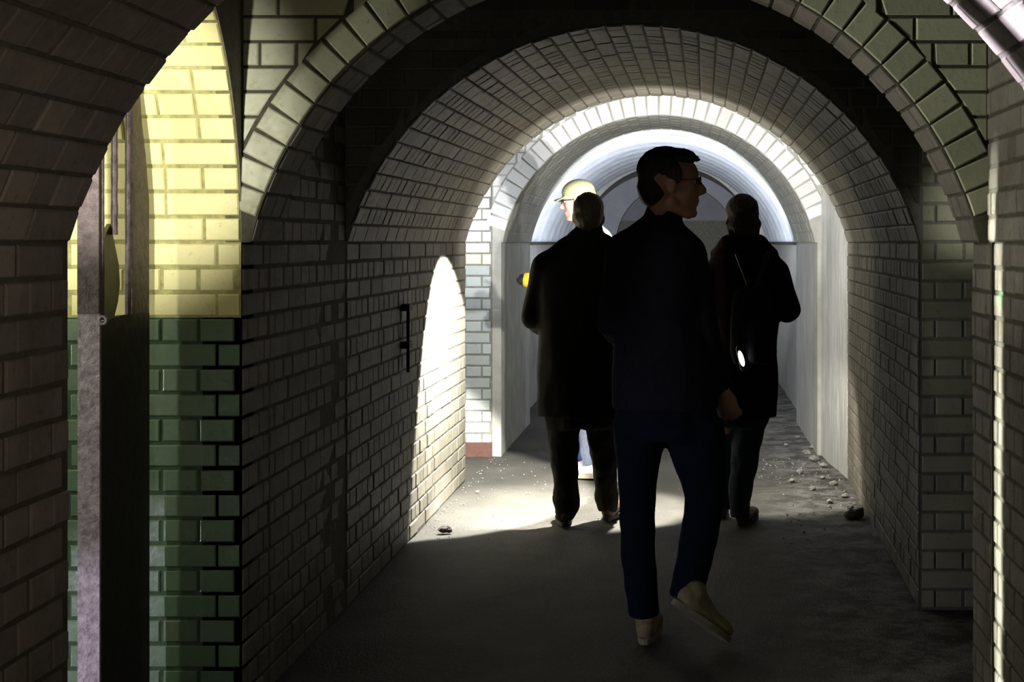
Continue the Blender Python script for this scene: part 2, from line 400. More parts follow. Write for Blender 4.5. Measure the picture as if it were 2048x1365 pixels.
# ------------------------------------------------------------------ floor
bm = bmesh.new()
nx, ny = 60, 150
from mathutils import noise as mn
grid = []
for j in range(ny+1):
    y = -2+ j*(24/ny); row = []
    for i in range(nx+1):
        x = -5+i*(9/nx)
        e = 0
        if -1.5 < x < 1.2: e = .012*mn.noise((x*2.3, y*2.3, 0))+.006*mn.noise((x*9, y*9, 3))
        if x > .45 and y > 7 and x < 1.1: e += .02*max(0, (x-.45))*(1+mn.noise((x*6, y*6, 8)))
        row.append(bm.verts.new((x, y, min(e, .03))))
    grid.append(row)
for j in range(ny):
    for i in range(nx): bm.faces.new((grid[j][i], grid[j][i+1], grid[j+1][i+1], grid[j+1][i]))
flo = link_bm('floor', bm, M['floor'], smooth=True)
tag(flo, 'dusty grey concrete floor of the tunnel, lit in a pool around the walkers', 'floor', kind='structure')

# ------------------------------------------------------------------ near barrel (the camera stands in it)
o = vault_shell('ceiling', [(-2, SN), (yn, SN)], M['mortar']); tag(o, 'near vaulted brick ceiling arching over the top corners of the view', 'ceiling', kind='structure')
vault_bricks(SN, -2, SN, yn, M['shade_grime'], o, Ymin=1.9, tkeep=lambda t: t < .45 or t > .6, key=lambda it: -it[1].translation.y)
for side, x, lab in ((-1, -1.35, 'left'), (1, .905+.02, 'right')):
    w = side_shell('wall_near_'+lab, [(x, -2), (x, yn)], M['mortar'], side=side)
    tag(w, {'left': 'dark grimy brick wall filling the left edge nearest the viewer', 'right': 'near brick wall beyond the right edge below the nearest vault'}[lab], 'wall', kind='structure')
    if side < 0:
        brick_face((x, 1.9, H), (0, 1, 0), yn-1.9, 19, M['shade_grime'], w, key=lambda it: -it[1].translation.y)
    else:
        brick_face((x, yn, H), (0, -1, 0), .5, 19, M['shade_grime'], w)
# back side of the near barrel towards the cross passages
o = cross_wall('wall_near_back', yn-.02, yn, -5, 2.2, H+1.35, Sec(SN.L-.02, SN.R+.03, SN.rise+.02), M['mortar'])
tag(o, 'edge wall around the mouth of the nearest vault', 'wall', kind='structure')

# ------------------------------------------------------------------ first bay: side passage on the left, closed wall on the right
# far wall of the left side passage: yellow above, green below, with the curved vault on top
w = tag(link_bm('wall_side_passage', (lambda b: (bbox(b, (-5, ya, 0), (-1.351, ya+.12, H)), b)[1])(bmesh.new()), M['mortar_g']),
        'side passage wall painted yellow over green, seen through the left arch', 'wall', kind='structure')
def ymat(c): return M['yellow'] if c.z > H-.225 else M['green']
brick_face((-2.55, ya, H), (1, 0, 0), 2.55-1.352, 19, M['green'], w, matfn=ymat)
bm = bmesh.new(); bbox(bm, (-5, ya-.0015, H-.2295), (-1.352, ya+.01, H)); q = link_bm('yellow_paint_band', bm, M['mortar_y'], w)
# vault of that passage: an elliptical barrel along x
Yc, ra, rb = (yn+ya)/2, (ya-yn)/2, .85
bm = bmesh.new(); n = 40; rows = []
for xx in (-5, -1.352):
    for off in (0, .1):
        rows.append([bm.verts.new((xx, Yc+(ra+off)*math.cos(PI*i/n), H+(rb+off)*math.sin(PI*i/n))) for i in range(n+1)])
for i in range(n):
    bm.faces.new((rows[0][i], rows[0][i+1], rows[2][i+1], rows[2][i])); bm.faces.new((rows[1][i], rows[1][i+1], rows[3][i+1], rows[3][i]))
    bm.faces.new((rows[2][i], rows[2][i+1], rows[3][i+1], rows[3][i])); bm.faces.new((rows[0][i], rows[0][i+1], rows[1][i+1], rows[1][i]))
v = tag(link_bm('ceiling_side_passage', bm, M['mortar_y']), 'yellow painted vault curving over the left side passage', 'ceiling', kind='structure')
items = []; th = 0; r = 0
while th < PI*.62:
    ds = math.hypot(ra*math.sin(th), rb*math.cos(th)); dth = .0775/ds; tm = th+dth/2; th += dth; r += 1
    c0 = Vector((0, Yc+ra*math.cos(tm), H+rb*math.sin(tm))); tg = Vector((0, -ra*math.sin(tm), rb*math.cos(tm))).normalized(); nr = Vector((1, 0, 0)).cross(tg)
    kind = 'header' if r % 3 == 0 else 'stretcher'; L = .1125 if kind == 'header' else .225
    x = -1.352-(.11 if r % 2 else 0)
    xs = [(-1.352-.11, -1.352)] if r % 2 else []
    while x > -2.5: xs.append((x-L, x)); x -= L
    for a, b in xs:
        c = c0+nr*(.007+jit()); c.x = (a+b)/2
        items.append((brick_data(kind, M['yellow']), scaled(frame(c, Vector((1, 0, 0)), tg, nr), (b-a-.0085)/(.2145 if kind == 'stretcher' else .102), 1)))
place_bricks(items, v)
# plate of wall above that opening, in the plane of the left wall
bm = bmesh.new(); fr, bk = [], []
for i in range(n+1):
    y, z = Yc+ra*math.cos(PI*i/n), H+rb*math.sin(PI*i/n)
    fr.append((bm.verts.new((-1.350, y, z)), bm.verts.new((-1.350, y, H+1.35)))); bk.append((bm.verts.new((-1.40, y, z)), bm.verts.new((-1.40, y, H+1.35))))
for i in range(n):
    for g in (fr, bk): bm.faces.new((g[i][0], g[i+1][0], g[i+1][1], g[i][1]))
    bm.faces.new((fr[i][0], fr[i+1][0], bk[i+1][0], bk[i][0]))
o = tag(link_bm('wall_left_arch', bm, M['shade_grime']), 'dark brick edge of the left side arch', 'wall', kind='structure')
# end of the side passage and its near wall
bm = bmesh.new(); bbox(bm, (-5.1, yn-.02, 0), (-5, ya+.1, H+1.0)); tag(link_bm('wall_passage_end', bm, M['shade_grime']), 'far end wall of the left side passage, hidden from view', 'wall', kind='structure')
# right closed wall of the bay
wr = tag(side_shell('wall_right_bay', [(.945, yn), (.945, ya)], M['mortar'], side=1), 'dark brick wall at the right edge with a thin bright strip of light', 'wall', kind='structure')
brick_face((.945, ya, H), (0, -1, 0), ya-yn, 19, M['shade_grime'], wr)
wr2 = tag(side_shell('wall_right_bay_upper', [(.925, yn), (.925, ya)], M['mortar'], side=1, zbot=H, ztop=H+1.35), 'upper right bay wall of sloping dark courses above the ledge', 'wall', kind='structure')
brick_face((.925, ya, H), (0, -1, 0), ya-yn, 13, M['shade_grime'], wr2, top_down=False)
bm = bmesh.new(); bbox(bm, (-1.4, yn, H+1.3), (1.05, yt+.1, H+1.4)); tag(link_bm('ceiling_bay', bm, M['mortar']), 'dark roof slab high above the first two bays', 'ceiling', kind='structure')

# ------------------------------------------------------------------ first arch wall with its ring of bricks
wa = tag(cross_wall('wall_arch', ya, ya2, -1.47, 1.06, H+1.35, SA, M['mortar'], jl=-1.351, jr=.935), 'first cross wall of painted brick with a large ring of arch bricks', 'wall', kind='structure')
voussoirs(SA, ya, M['ringA'], wa, skip=lambda p: p.x < -1.36 or p.x > .93)
Ro = SA.rad+.122
def clip_items(x0, x1, rows, m, parent, Y, sec, Rout, zlo=0):
    items = []
    def zc_of(x): return H+sec.cz
    for r in range(rows):
        z = H+zlo+(r+.5)*.0765; kind = 'header' if r % 3 == 1 else 'stretcher'; L = .1125 if kind == 'header' else .225
        for sgn in (-1, 1):
            edge = x0 if sgn < 0 else x1; x = edge - sgn*(-(.06 if r % 2 else 0))
            x = edge
            first = True
            while (x < sec.cx if sgn < 0 else x > sec.cx):
                step = L if not (first and r % 2) else L*.5
                a, b = (x, x+step) if sgn < 0 else (x-step, x); x = b if sgn < 0 else a; first = False
                zs = (z-.034, z+.034); g = .0045
                lims = [math.sqrt(max(0, Rout**2-(q-(H+sec.cz))**2)) for q in zs]
                if lims[0] > 0 and lims[1] == 0: zs = (H+sec.cz+Rout+.004, zs[1]); lims = [0, 0]
                elif lims[0] > 0 and lims[1] < .72*lims[0]:
                    zs = (z+.006, zs[1]); lims = [math.sqrt(max(0, Rout**2-(q-(H+sec.cz))**2)) for q in zs]; lims = [lims[0]+.012, lims[1]+.03]
                if zs[1]-zs[0] < .018: continue
                aa = [a+g]*2; bb = [b-g]*2
                for q in (0, 1):
                    if sgn < 0: bb[q] = max(min(b-g, sec.cx-lims[q]-g), aa[q]+.004)
                    else: aa[q] = min(max(a+g, sec.cx+lims[q]+g), bb[q]-.004)
                if max(bb[0]-aa[0], bb[1]-aa[1]) < .022: continue
                pr = Y-.0045+jit()
                cs = [(aa[0], zs[0]), (bb[0], zs[0]), (bb[1], zs[1]), (aa[1], zs[1])]
                mx_ = sum(c_[0] for c_ in cs)/4; mz_ = (zs[0]+zs[1])/2
                ins = [(c_[0]+(mx_-c_[0])*min(.45, .004/max(.008, abs(mx_-c_[0]))), c_[1]+(mz_-c_[1])*.11) for c_ in cs]
                vs = [(x_, Y+.01, z_) for x_, z_ in cs]+[(x_, pr+.004, z_) for x_, z_ in cs]+[(x_, pr, z_) for x_, z_ in ins]
                fs = [(8, 9, 10, 11)]+[f_ for k_ in range(4) for f_ in ((k_, (k_+1) % 4, (k_+1) % 4+4, k_+4), (k_+4, (k_+1) % 4+4, (k_+1) % 4+8, k_+8))]
                me = bpy.data.meshes.new('brick'); me.from_pydata(vs, [], fs); me.materials.append(m)
                items.append((me, Matrix.Identity(4)))
    place_bricks(items, parent)
clip_items(-1.351, .925, 14, M['ringA'], wa, ya, SA, Ro)
vault_bricks(SA, ya, SA, ya2, M['shade_grime'], wa)          # soffit bricks are their own joined part past the limit
brick_face((.935, ya2, H), (0, -1, 0), ya2-ya, 19, M['shade_grime'], wa)
brick_face((-1.351, ya, H), (0, 1, 0), ya2-ya, 19, M['shade_grime'], wa)

# ------------------------------------------------------------------ second bay: passage opens to the right, closed on the left
w = tag(side_shell('wall_left_bay', [(-1.351, ya2), (-1.345, yt)], M['mortar'], side=-1, ztop=H+1.35), 'unlit brick wall of the second bay on the left', 'wall', kind='structure')
brick_face((-1.350, ya2, H+.0765*8), (0, 1, 0), yt-ya2, 27, M['shade_grime'], w, key=lambda it: it[1].translation.y)
w = tag(cross_wall('wall_second_arch', yt, yt+.15, -1.5, 3.2, H+1.35, Sec(ST.L-.004, ST.R+.004, ST.rise+.004), M['mortar_p']), 'pale brick face beyond the first arch, standing right of the tunnel mouth', 'wall', kind='structure')
brick_face((.936, yt, H+.0765*13), (1, 0, 0), .85, 32, M['ringA'], w)
bm = bmesh.new(); bbox(bm, (3.2, ya2-.1, 0), (3.3, yt+.1, H+1.4)); bbox(bm, (1.06, ya2-.1, 0), (3.2, ya2, H+1.4)); bbox(bm, (1.0, ya2-.1, H+1.3), (3.3, yt+.1, H+1.4))
tag(link_bm('wall_right_passage', bm, M['cream']), 'walls of the right side passage behind the first arch', 'wall', kind='structure')

clip_items(-1.345, .932, 13, M['shade_dun'], w, yt, ST, ST.rad+.035)
# ------------------------------------------------------------------ the tunnel between second and third bay
o = tag(vault_shell('ceiling_tunnel', [(yt+.006, ST), (yb, SB)], M['mortar']), 'brick tunnel vault with curving courses leading to the lit arch', 'ceiling', kind='structure')
vault_bricks(ST, yt, SB, yb, M['cream'], o, key=lambda it: -it[1].translation.y)
w = tag(side_shell('wall_tunnel_left', [(ST.L, yt+.006), (SB.L, yb)], M['mortar'], side=-1), 'long left brick wall, its far end dazzlingly lit by a torch', 'wall', kind='structure')
brick_face((ST.L, yt, H), (0, 1, 0), yb-yt, 19, M['shade_dun'], w, key=lambda it: -it[1].translation.y)
w = tag(side_shell('wall_tunnel_right', [(ST.R, yt+.006), (SB.R, yb)], M['mortar'], side=1), 'right brick wall of the tunnel, dark towards the viewer', 'wall', kind='structure')
ux = Vector((ST.R-SB.R, yt-yb, 0)); brick_face((SB.R, yb, H), ux, ux.length, 19, M['shade_dun'], w, key=lambda it: -it[1].translation.y)
o = tag(cross_wall('wall_third_bay_back', yb-.04, yb, -4.2, 1.6, H+1.3, Sec(SB.L-.006, SB.R+.006, SB.rise+.006), M['mortar']), 'brick edge around the far end of the brick tunnel', 'wall', kind='structure')

# ------------------------------------------------------------------ third bay
def pm(c): return M['white'] if c.z > H-.04 else (M['ivory'] if c.z > H-.125 else M['palegreen'])
w = tag(link_bm('wall_third_passage', (lambda b: (bbox(b, (-4, yc, 0), (-1.31, yc+.12, H+.95)), b)[1])(bmesh.new()), M['mortar_p']), 'white over pale green brick wall in the gap left of the lit arch', 'wall', kind='structure')
brick_face((-2.0, yc, H+.0765*10), (1, 0, 0), 2.0-1.315, 29, M['white'], w, matfn=pm)
bm = bmesh.new(); bbox(bm, (-4.1, yb, 0), (-4, yc+.1, H+1.3)); bbox(bm, (-4.1, yb, H+.9), (-1.35, yc+.1, H+1.0)); tag(link_bm('wall_third_passage_end', bm, M['white']), 'hidden end and roof of the third side passage', 'wall', kind='structure')
bm = bmesh.new(); bbox(bm, (-1.36, yb, H+1.0), (1.2, yc+.1, H+1.1)); tag(link_bm('ceiling_third_bay', bm, M['plaster']), 'plastered roof above the third bay', 'ceiling', kind='structure')
w = tag(side_shell('wall_third_right', [(.997, yb), (.925, yc)], M['streaky'], side=1, ztop=H+1.1), 'streaky limewashed wall on the right before the lit arch', 'wall', kind='structure')
bm = bmesh.new(); bbox(bm, (-2.0, yc-.03, 0), (-1.31, yc-.001, .10)); tag(link_bm('baseboard_third', bm, plain('red_brown_skirting', (.10, .045, .035), .8)), 'reddish brown skirting below the pale green bricks', 'skirting', kind='structure')

# lit arch wall, ring of bricks, plastered reveal
wc = tag(cross_wall('wall_lit_arch', yc, yc+.3, -1.31, .93, H+1.1, SCc, M['plaster'], jl=-1.25, jr=.90), 'far cross wall with a bright white ring of arch bricks', 'wall', kind='structure')
voussoirs(SCc, yc, M['white'], wc, length=.135, skip=lambda p: p.x < -1.30 or p.x > .90)
clip_items(-1.31, .925, 12, M['white'], wc, yc, SCc, SCc.rad+.145)
rv = tag(vault_shell('ceiling_reveal', [(yc+.29, SCc), (yd, SCc)], M['plaster'], thick=.2), 'grey plastered reveal inside the lit arch', 'ceiling', kind='structure')
n_c = 40; items = []
for i in range(n_c):
    for k in range(7):
        if (i+k) % 1: continue
        p, nr = SCc.pt((i+.5)/n_c, -.003+jit()*.5); p.y = yc+.02+.225*(k+.5)+(.11 if i % 2 else 0)
        items.append((brick_data('stretcher', M['plaster']), scaled(frame(p, Vector((0, 1, 0)), (-nr).cross(Vector((0, 1, 0))), -nr), 1, (SCc.arc()/n_c-.006)/.0665)))
place_bricks(items, rv)
for s, x0, x1, lab in ((-1, -1.25, -1.25, 'left'), (1, .90, .90, 'right')):
    w = tag(side_shell('wall_reveal_'+lab, [(x0, yc+.29), (x1, yd)], M['streaky'] if s > 0 else M['plaster'], side=s), {'left': 'grey plaster jamb left of the lit arch carrying a tall shadow', 'right': 'streaky grey plaster wall right of the walkers'}[lab], 'wall', kind='structure')

# corrugated iron lining and its plaster walls
bm = bmesh.new(); rings = []; n = 64; ny = 330
for j in range(ny+1):
    y = yd+(ye-yd)*j/ny; o_ = .014*math.sin(2*PI*(y-yd)/.10)
    rings.append([bm.verts.new((lambda p: (p.x, y, p.z))(SD.pt(i/n, o_)[0])) for i in range(n+1)])
for j in range(ny):
    for i in range(n): bm.faces.new((rings[j][i], rings[j][i+1], rings[j+1][i+1], rings[j+1][i]))
o = link_bm('ceiling_corrugated', bm, M['corrugated'], smooth=True)
sm = o.modifiers.new('solid', 'SOLIDIFY'); sm.thickness = .01; sm.offset = 1
tag(o, 'shiny white corrugated iron vault beyond the lit arch', 'ceiling', kind='structure')
o = tag(vault_shell('ceiling_corrugated_cover', [(yd, Sec(SD.L-.06, SD.R+.06, SD.rise+.06)), (ye, Sec(SD.L-.06, SD.R+.06, SD.rise+.06))], M['plaster']), 'concrete cover behind the corrugated vault', 'ceiling', kind='structure')
for s, x, lab in ((-1, -1.36, 'left'), (1, .965, 'right')):
    w = tag(side_shell('wall_lined_'+lab, [(x, yd), (x, 21)], M['streaky'], side=s, ztop=H), {'left': 'grey plastered wall below the left of the corrugated vault', 'right': 'grey plastered wall below the right of the corrugated vault'}[lab], 'wall', kind='structure')
bm = bmesh.new(); bbox(bm, (.905, yd, H-.02), (.965, ye, H+.005)); bbox(bm, (-1.36, yd, H-.02), (-1.30, ye, H+.005)); tag(link_bm('trim_ledge', bm, M['darkstone']), 'dark gritty ledge where the corrugated vault rests on the walls', 'ledge', kind='structure')
# bulkheads at the far end
S5 = Sec(-1.18, .80, .86)
tag(cross_wall('wall_bulkhead', ye, ye+.12, -1.5, 1.1, H+1.0, S5, M['plaster']), 'grey rib where the corrugated vault stops', 'wall', kind='structure')
tag(vault_shell('ceiling_far', [(ye+.12, SD), (21, SD)], M['farwall']), 'dim grey vault at the far end of the tunnel', 'ceiling', kind='structure')
S6 = Sec(-.86, .64, .72)
q = cross_wall('wall_far_arch', 18.6, 18.8, -1.4, 1.0, H+1.0, S6, M['farwall']); tag(q, 'grey far wall pierced by a small arch', 'wall', kind='structure')
bm = bmesh.new(); bbox(bm, (-1.5, 20.9, 0), (1.1, 21, H+1.1)); tag(link_bm('wall_end', bm, M['farwall']), 'pale end wall closing the tunnel behind the walkers', 'wall', kind='structure')
bm = bmesh.new(); bbox(bm, (-1.3, 20.84, H+.24), (.9, 20.9, H+.30)); bbox(bm, (-1.3, 20.86, .0), (.9, 20.9, H+.24)); tag(link_bm('trim_end_ledge', bm, M['mortar_p']), 'dark ledge across the end wall', 'ledge', kind='structure')

# ------------------------------------------------------------------ steel gate frame in the left opening
g = empty('steel_gate_frame', (-1.65, 4.3, 0)); tag(g, 'rusty steel channel frame standing in front of the yellow and green wall', 'gate frame')
def part(name, bm_, m, parent, smooth=False):
    o = link_bm(name, bm_, m, None, smooth); o.parent = parent; o.location = -Vector(parent.location) if parent.parent is None else (0, 0, 0)
    return o
def prof_plate(pts, y0, y1):
    bm_ = bmesh.new(); a = [bm_.verts.new((x, y0, z)) for x, z in pts]; b = [bm_.verts.new((x, y1, z)) for x, z in pts]
    bm_.faces.new(a); bm_.faces.new(b[::-1])
    for i in range(len(pts)):
        j = (i+1) % len(pts); bm_.faces.new((a[i], a[j], b[j], b[i]))
    return bm_
YF = 4.12
def X(px, Y): return (px-1370)*Y/3000
def Z(py, Y): return H+(485-py)*Y/3000
bm = bmesh.new(); bbox(bm, (X(155, YF), YF, 0), (X(199, YF), YF+.012, Z(628, YF)))
part('front_flange', bm, M['flaky'], g)
bm = bmesh.new(); bbox(bm, (X(155, YF), YF-.002, Z(628, YF)), (X(198, YF), YF+.012, H+.60)); part('upper_plate', bm, M['rust'], g)
XW = X(199, YF)
def yz_plate(pts, x0, x1):
    bm_ = bmesh.new(); a = [bm_.verts.new((x0, y, z)) for y, z in pts]; b = [bm_.verts.new((x1, y, z)) for y, z in pts]
    bm_.faces.new(a); bm_.faces.new(b[::-1])
    for i in range(len(pts)):
        j = (i+1) % len(pts); bm_.faces.new((a[i], a[j], b[j], b[i]))
    return bm_
def YX(px): return min(4.505, XW*3000/(px-1370))
def yzp(px, py): Y = YX(px); return (Y, Z(py, Y))
part('web', yz_plate([(YF+.012, 0), (YX(303), 0), yzp(303, 627), yzp(285, 625), yzp(240, 632), (YF+.012, Z(648, YF))], XW-.012, XW), M['darksteel'], g)
part('rear_plate', yz_plate([yzp(265, 640), yzp(303, 640), yzp(304, 480), yzp(299, 400), yzp(292, 310), yzp(285, 250), yzp(278, 150), yzp(266, 150)], XW-.014, XW-.001), M['rust'], g)
def rod_bm(p0, p1, r, n=10, rings=24, wob=.08):
    bm_ = bmesh.new(); p0, p1 = Vector(p0), Vector(p1); d = (p1-p0); L = d.length; q = d.to_track_quat('Z', 'Y').to_matrix()
    prev = None
    for k in range(rings+1):
        rr = r*(1+random.uniform(-wob, wob)); c = p0+d*(k/rings)
        cur = [bm_.verts.new(c+q @ Vector((rr*math.cos(2*PI*i/n), rr*math.sin(2*PI*i/n), 0))) for i in range(n)]
        if prev:
            for i in range(n): bm_.faces.new((prev[i], prev[(i+1) % n], cur[(i+1) % n], cur[i]))
        else: bm_.faces.new(cur[::-1])
        prev = cur
    bm_.faces.new(prev); return bm_
for px, top, bot, r in ((207, 230, 640, .0085), (233, 190, 470, .0095), (260, 150, 640, .0085)):
    Yr = YX(px); part('rod', rod_bm((XW-.006, Yr, Z(bot, Yr)), (XW-.006, Yr, Z(top, Yr)), r), M['rust'], g)
bm = bmesh.new(); cR = Vector((X(208, YF), YF-.008, Z(641, YF)))
def torus_bm(c, R, r, axis='Y', n=24, m_=8):
    bm_ = bmesh.new(); rows_ = []
    for i in range(n):
        a = 2*PI*i/n; row = []
        for j in range(m_):
            b = 2*PI*j/m_; rad = R+r*math.cos(b); h = r*math.sin(b)
            v_ = {'Y': (rad*math.cos(a), h, rad*math.sin(a)), 'Z': (rad*math.cos(a), rad*math.sin(a), h), 'X': (h, rad*math.cos(a), rad*math.sin(a))}[axis]
            row.append(bm_.verts.new(Vector(c)+Vector(v_)))
        rows_.append(row)
    for i in range(n):
        for j in range(m_): bm_.faces.new((rows_[i][j], rows_[(i+1) % n][j], rows_[(i+1) % n][(j+1) % m_], rows_[i][(j+1) % m_]))
    return bm_
bm.free()
part('eye_bolt', torus_bm(cR, .010, .004), M['flaky'], g, True)
pp = [(233, 448), (241, 490), (249, 530), (251, 570), (247, 605), (240, 634), (216, 640), (214, 590), (214, 530), (217, 490), (224, 465)]
part('counterweight', yz_plate([yzp(a, b) for a, b in pp], XW-.028, XW-.016), M['olive'], g)

# iron bracket on the left tunnel wall
br = empty('iron_bracket', (-1.33, 7.1, H-.45)); tag(br, 'thin rusty iron rod on two lugs fixed to the dark left tunnel wall', 'bracket')
def WL(px, py): Y = 3000*1.335/(1370-px); return Vector((-1.318, Y, H+(485-py)*Y/3000))
part('rod', rod_bm(WL(809, 612), WL(809, 745), .008), M['darksteel'], br)
for py in (615, 690):
    bm = bmesh.new(); c = WL(808, py); bbox(bm, c-Vector((.03, .05, .016)), c+Vector((.018, .03, .016))); part('lug', bm, M['darksteel'], br)

# ------------------------------------------------------------------ rubble
def stone_bm(r, seed):
    bm_ = bmesh.new(); bmesh.ops.create_icosphere(bm_, subdivisions=2, radius=r)
    for v_ in bm_.verts:
        k = 1+.45*mn.noise(v_.co*(2.2/r)+Vector((seed*3.1, seed, 0))); v_.co *= k; v_.co.z *= .6
    return bm_
def wallx(Y): return ST.R+(SB.R-ST.R)*(Y-yt)/(yb-yt) if Y < yb else .92
spots = [(1612, 912, .030), (1640, 900, .022), (1628, 925, .034), (1652, 938, .028), (1600, 950, .024), (1668, 975, .026), (1585, 968, .020), (1690, 1000, .024), (1660, 1010, .018), (1625, 985, .022), (1700, 1022, .022), (1572, 895, .016), (1595, 880, .02), (1645, 962, .018)]
for i, (px, py, r) in enumerate(spots):
    Y = H*3000/(py-485); x = min(X(px, Y), wallx(Y)-r*1.1)
    o = link_bm('stone', stone_bm(r, i+1), M['stone'], smooth=False); o.location = (x, Y, r*.42+.012)
    rk = sorted(spots, key=lambda q: -q[1]).index((px, py, r)); tag(o, 'grey stone in the rubble by the right wall, '+('nearest the viewer', 'second nearest the viewer', 'third nearest the viewer', 'fourth nearest the viewer', 'fifth nearest the viewer', 'sixth nearest the viewer', 'seventh nearest the viewer', 'seventh from the far end', 'sixth from the far end', 'fifth from the far end', 'fourth from the far end', 'third from the far end', 'second from the far end', 'at the far end')[rk], 'stone', 'stones at the foot of the right wall')
for i, (px, py, r, lab) in enumerate(((888, 1068, .030, 'dark clod on the floor beside the brightly lit left wall'), (1706, 1042, .045, 'black lump at the foot of the right wall at the edge of the light'), (872, 990, .016, 'pale pebble near the left wall foot'), (955, 988, .010, 'small white chip on the lit floor by the left wall'))):
    Y = H*3000/(py-485)
    bm = stone_bm(r, 20+i)
    if i < 2:
        r2 = bmesh.ops.create_icosphere(bm, subdivisions=2, radius=r*.6)
        for v_ in r2['verts']: v_.co = v_.co*(1+.4*mn.noise(v_.co*60))+Vector((r*.8, .0, r*.3*i))
    o = link_bm('stone', bm, M['darkstone'] if i < 2 else M['stone']); o.location = (min(X(px, Y), wallx(Y)-.07) if i == 1 else X(px, Y), Y, r*.45+.008); tag(o, lab, 'stone')
bm = bmesh.new()
for i in range(420):
    u = random.random()
    Y = random.uniform(7.2, 10.1); e = random.random()**2
    x = (wallx(Y)-.03-e*.45) if u < .6 else (-1.31+e*.5 if u < .82 else random.uniform(-1.2, .85))
    if x > .72 and Y < 8.2: continue
    r = random.uniform(.002, .006)*(1.3 if u < .6 else .8)
    t = bmesh.ops.create_icosphere(bm, subdivisions=1, radius=r)
    for v_ in t['verts']: v_.co = v_.co*random.uniform(.7, 1.3)+Vector((x, Y, .008+r*.3))
o = link_bm('gravel', bm, M['stone']); tag(o, 'loose gravel and chips scattered over the tunnel floor', 'gravel', kind='stuff')

# ------------------------------------------------------------------ people
def capsule(bm_, p0, p1, r0, r1, n=14, sx=1.0):
    p0, p1 = Vector(p0), Vector(p1); d = p1-p0; L = d.length
    q = (d if L > 1e-6 else Vector((0, 0, 1))).to_track_quat('Z', 'Y').to_matrix()
    prof = []
    for k in range(1, 5): a = -PI/2+k*PI/10; prof.append((r0*math.cos(a), r0*math.sin(a)))
    prof.append((r0, 0))
    for k in range(1, 4): prof.append((r0+(r1-r0)*k/4, L*k/4))
    prof.append((r1, L))
    for k in range(1, 5): a = k*PI/10; prof.append((r1*math.cos(a), L+r1*math.sin(a)))
    bot = bm_.verts.new(p0+q @ Vector((0, 0, -r0))); prev = None
    for rr, h in prof:
        cur = [bm_.verts.new(p0+q @ Vector((rr*math.cos(2*PI*i/n)*sx, rr*math.sin(2*PI*i/n), h))) for i in range(n)]
        for i in range(n):
            if prev is None: bm_.faces.new((bot, cur[(i+1) % n], cur[i]))
            else: bm_.faces.new((prev[i], prev[(i+1) % n], cur[(i+1) % n], cur[i]))
        prev = cur
    top = bm_.verts.new(p1+q @ Vector((0, 0, r1)))
    for i in range(n): bm_.faces.new((prev[i], prev[(i+1) % n], top))
def ellip(bm_, c, r, rot=None):
    t = bmesh.ops.create_icosphere(bm_, subdivisions=3, radius=1)
    for v_ in t['verts']:
        p = Vector((v_.co.x*r[0], v_.co.y*r[1], v_.co.z*r[2]))
        if rot is not None: p = rot @ p
        v_.co = p+Vector(c)
def loft(bm_, rings, n=28):
    """rings: (centre, rx, ry), from top to bottom or bottom to top."""
    prev = None; first = last = None
    for c, rx, ry in rings:
        c = Vector(c)
        cur = [bm_.verts.new(c+Vector((rx*math.cos(2*PI*i/n), ry*math.sin(2*PI*i/n), 0))) for i in range(n)]
        if prev:
            for i in range(n): bm_.faces.new((prev[i], prev[(i+1) % n], cur[(i+1) % n], cur[i]))
        else: bm_.faces.new(cur[::-1])
        prev = cur
    bm_.faces.new(prev)
def organic(name, build, m, parent, voxel=.01, smooth=4, folds=0, fscale=9, sf=.5):
    bm_ = bmesh.new(); build(bm_); bmesh.ops.recalc_face_normals(bm_, faces=bm_.faces)
    me = bpy.data.meshes.new(name); bm_.to_mesh(me); bm_.free()
    t = bpy.data.objects.new('tmp', me); COL.objects.link(t)
    r = t.modifiers.new('r', 'REMESH'); r.mode = 'VOXEL'; r.voxel_size = voxel; r.use_smooth_shade = True
    s = t.modifiers.new('s', 'SMOOTH'); s.iterations = smooth; s.factor = sf
    bpy.context.view_layer.update(); dg = bpy.context.evaluated_depsgraph_get()
    me2 = bpy.data.meshes.new_from_object(t.evaluated_get(dg)); me2.name = name
    bpy.data.objects.remove(t); bpy.data.meshes.remove(me)
    if folds:
        nrm = [v_.normal.copy() for v_ in me2.vertices]
        for v_, nn in zip(me2.vertices, nrm):
            p = v_.co
            k = mn.noise(Vector((p.x*fscale, p.y*fscale, p.z*fscale*.7)))+.5*mn.noise(Vector((p.x*fscale*2.3, p.y*fscale*2.3, p.z*fscale*1.2)))
            v_.co = p+nn*(folds*k)
    me2.materials.clear(); me2.materials.append(m)
    for p in me2.polygons: p.use_smooth = True
    o = bpy.data.objects.new(name, me2); COL.objects.link(o)
    if parent: o.parent = parent; o.matrix_parent_inverse = Matrix.Translation(-Vector(parent.location)) if parent.parent is None else Matrix.Identity(4)
    return o
def headframe(c, yaw, pitch=0, s=1):
    """local x = where the face looks, z up. yaw 0 looks to +x, yaw 90 to +y (away)."""
    return Matrix.Translation(Vector(c)) @ Matrix.Rotation(R_(yaw), 4, 'Z') @ Matrix.Rotation(R_(-pitch), 4, 'Y') @ Matrix.Scale(s, 4)
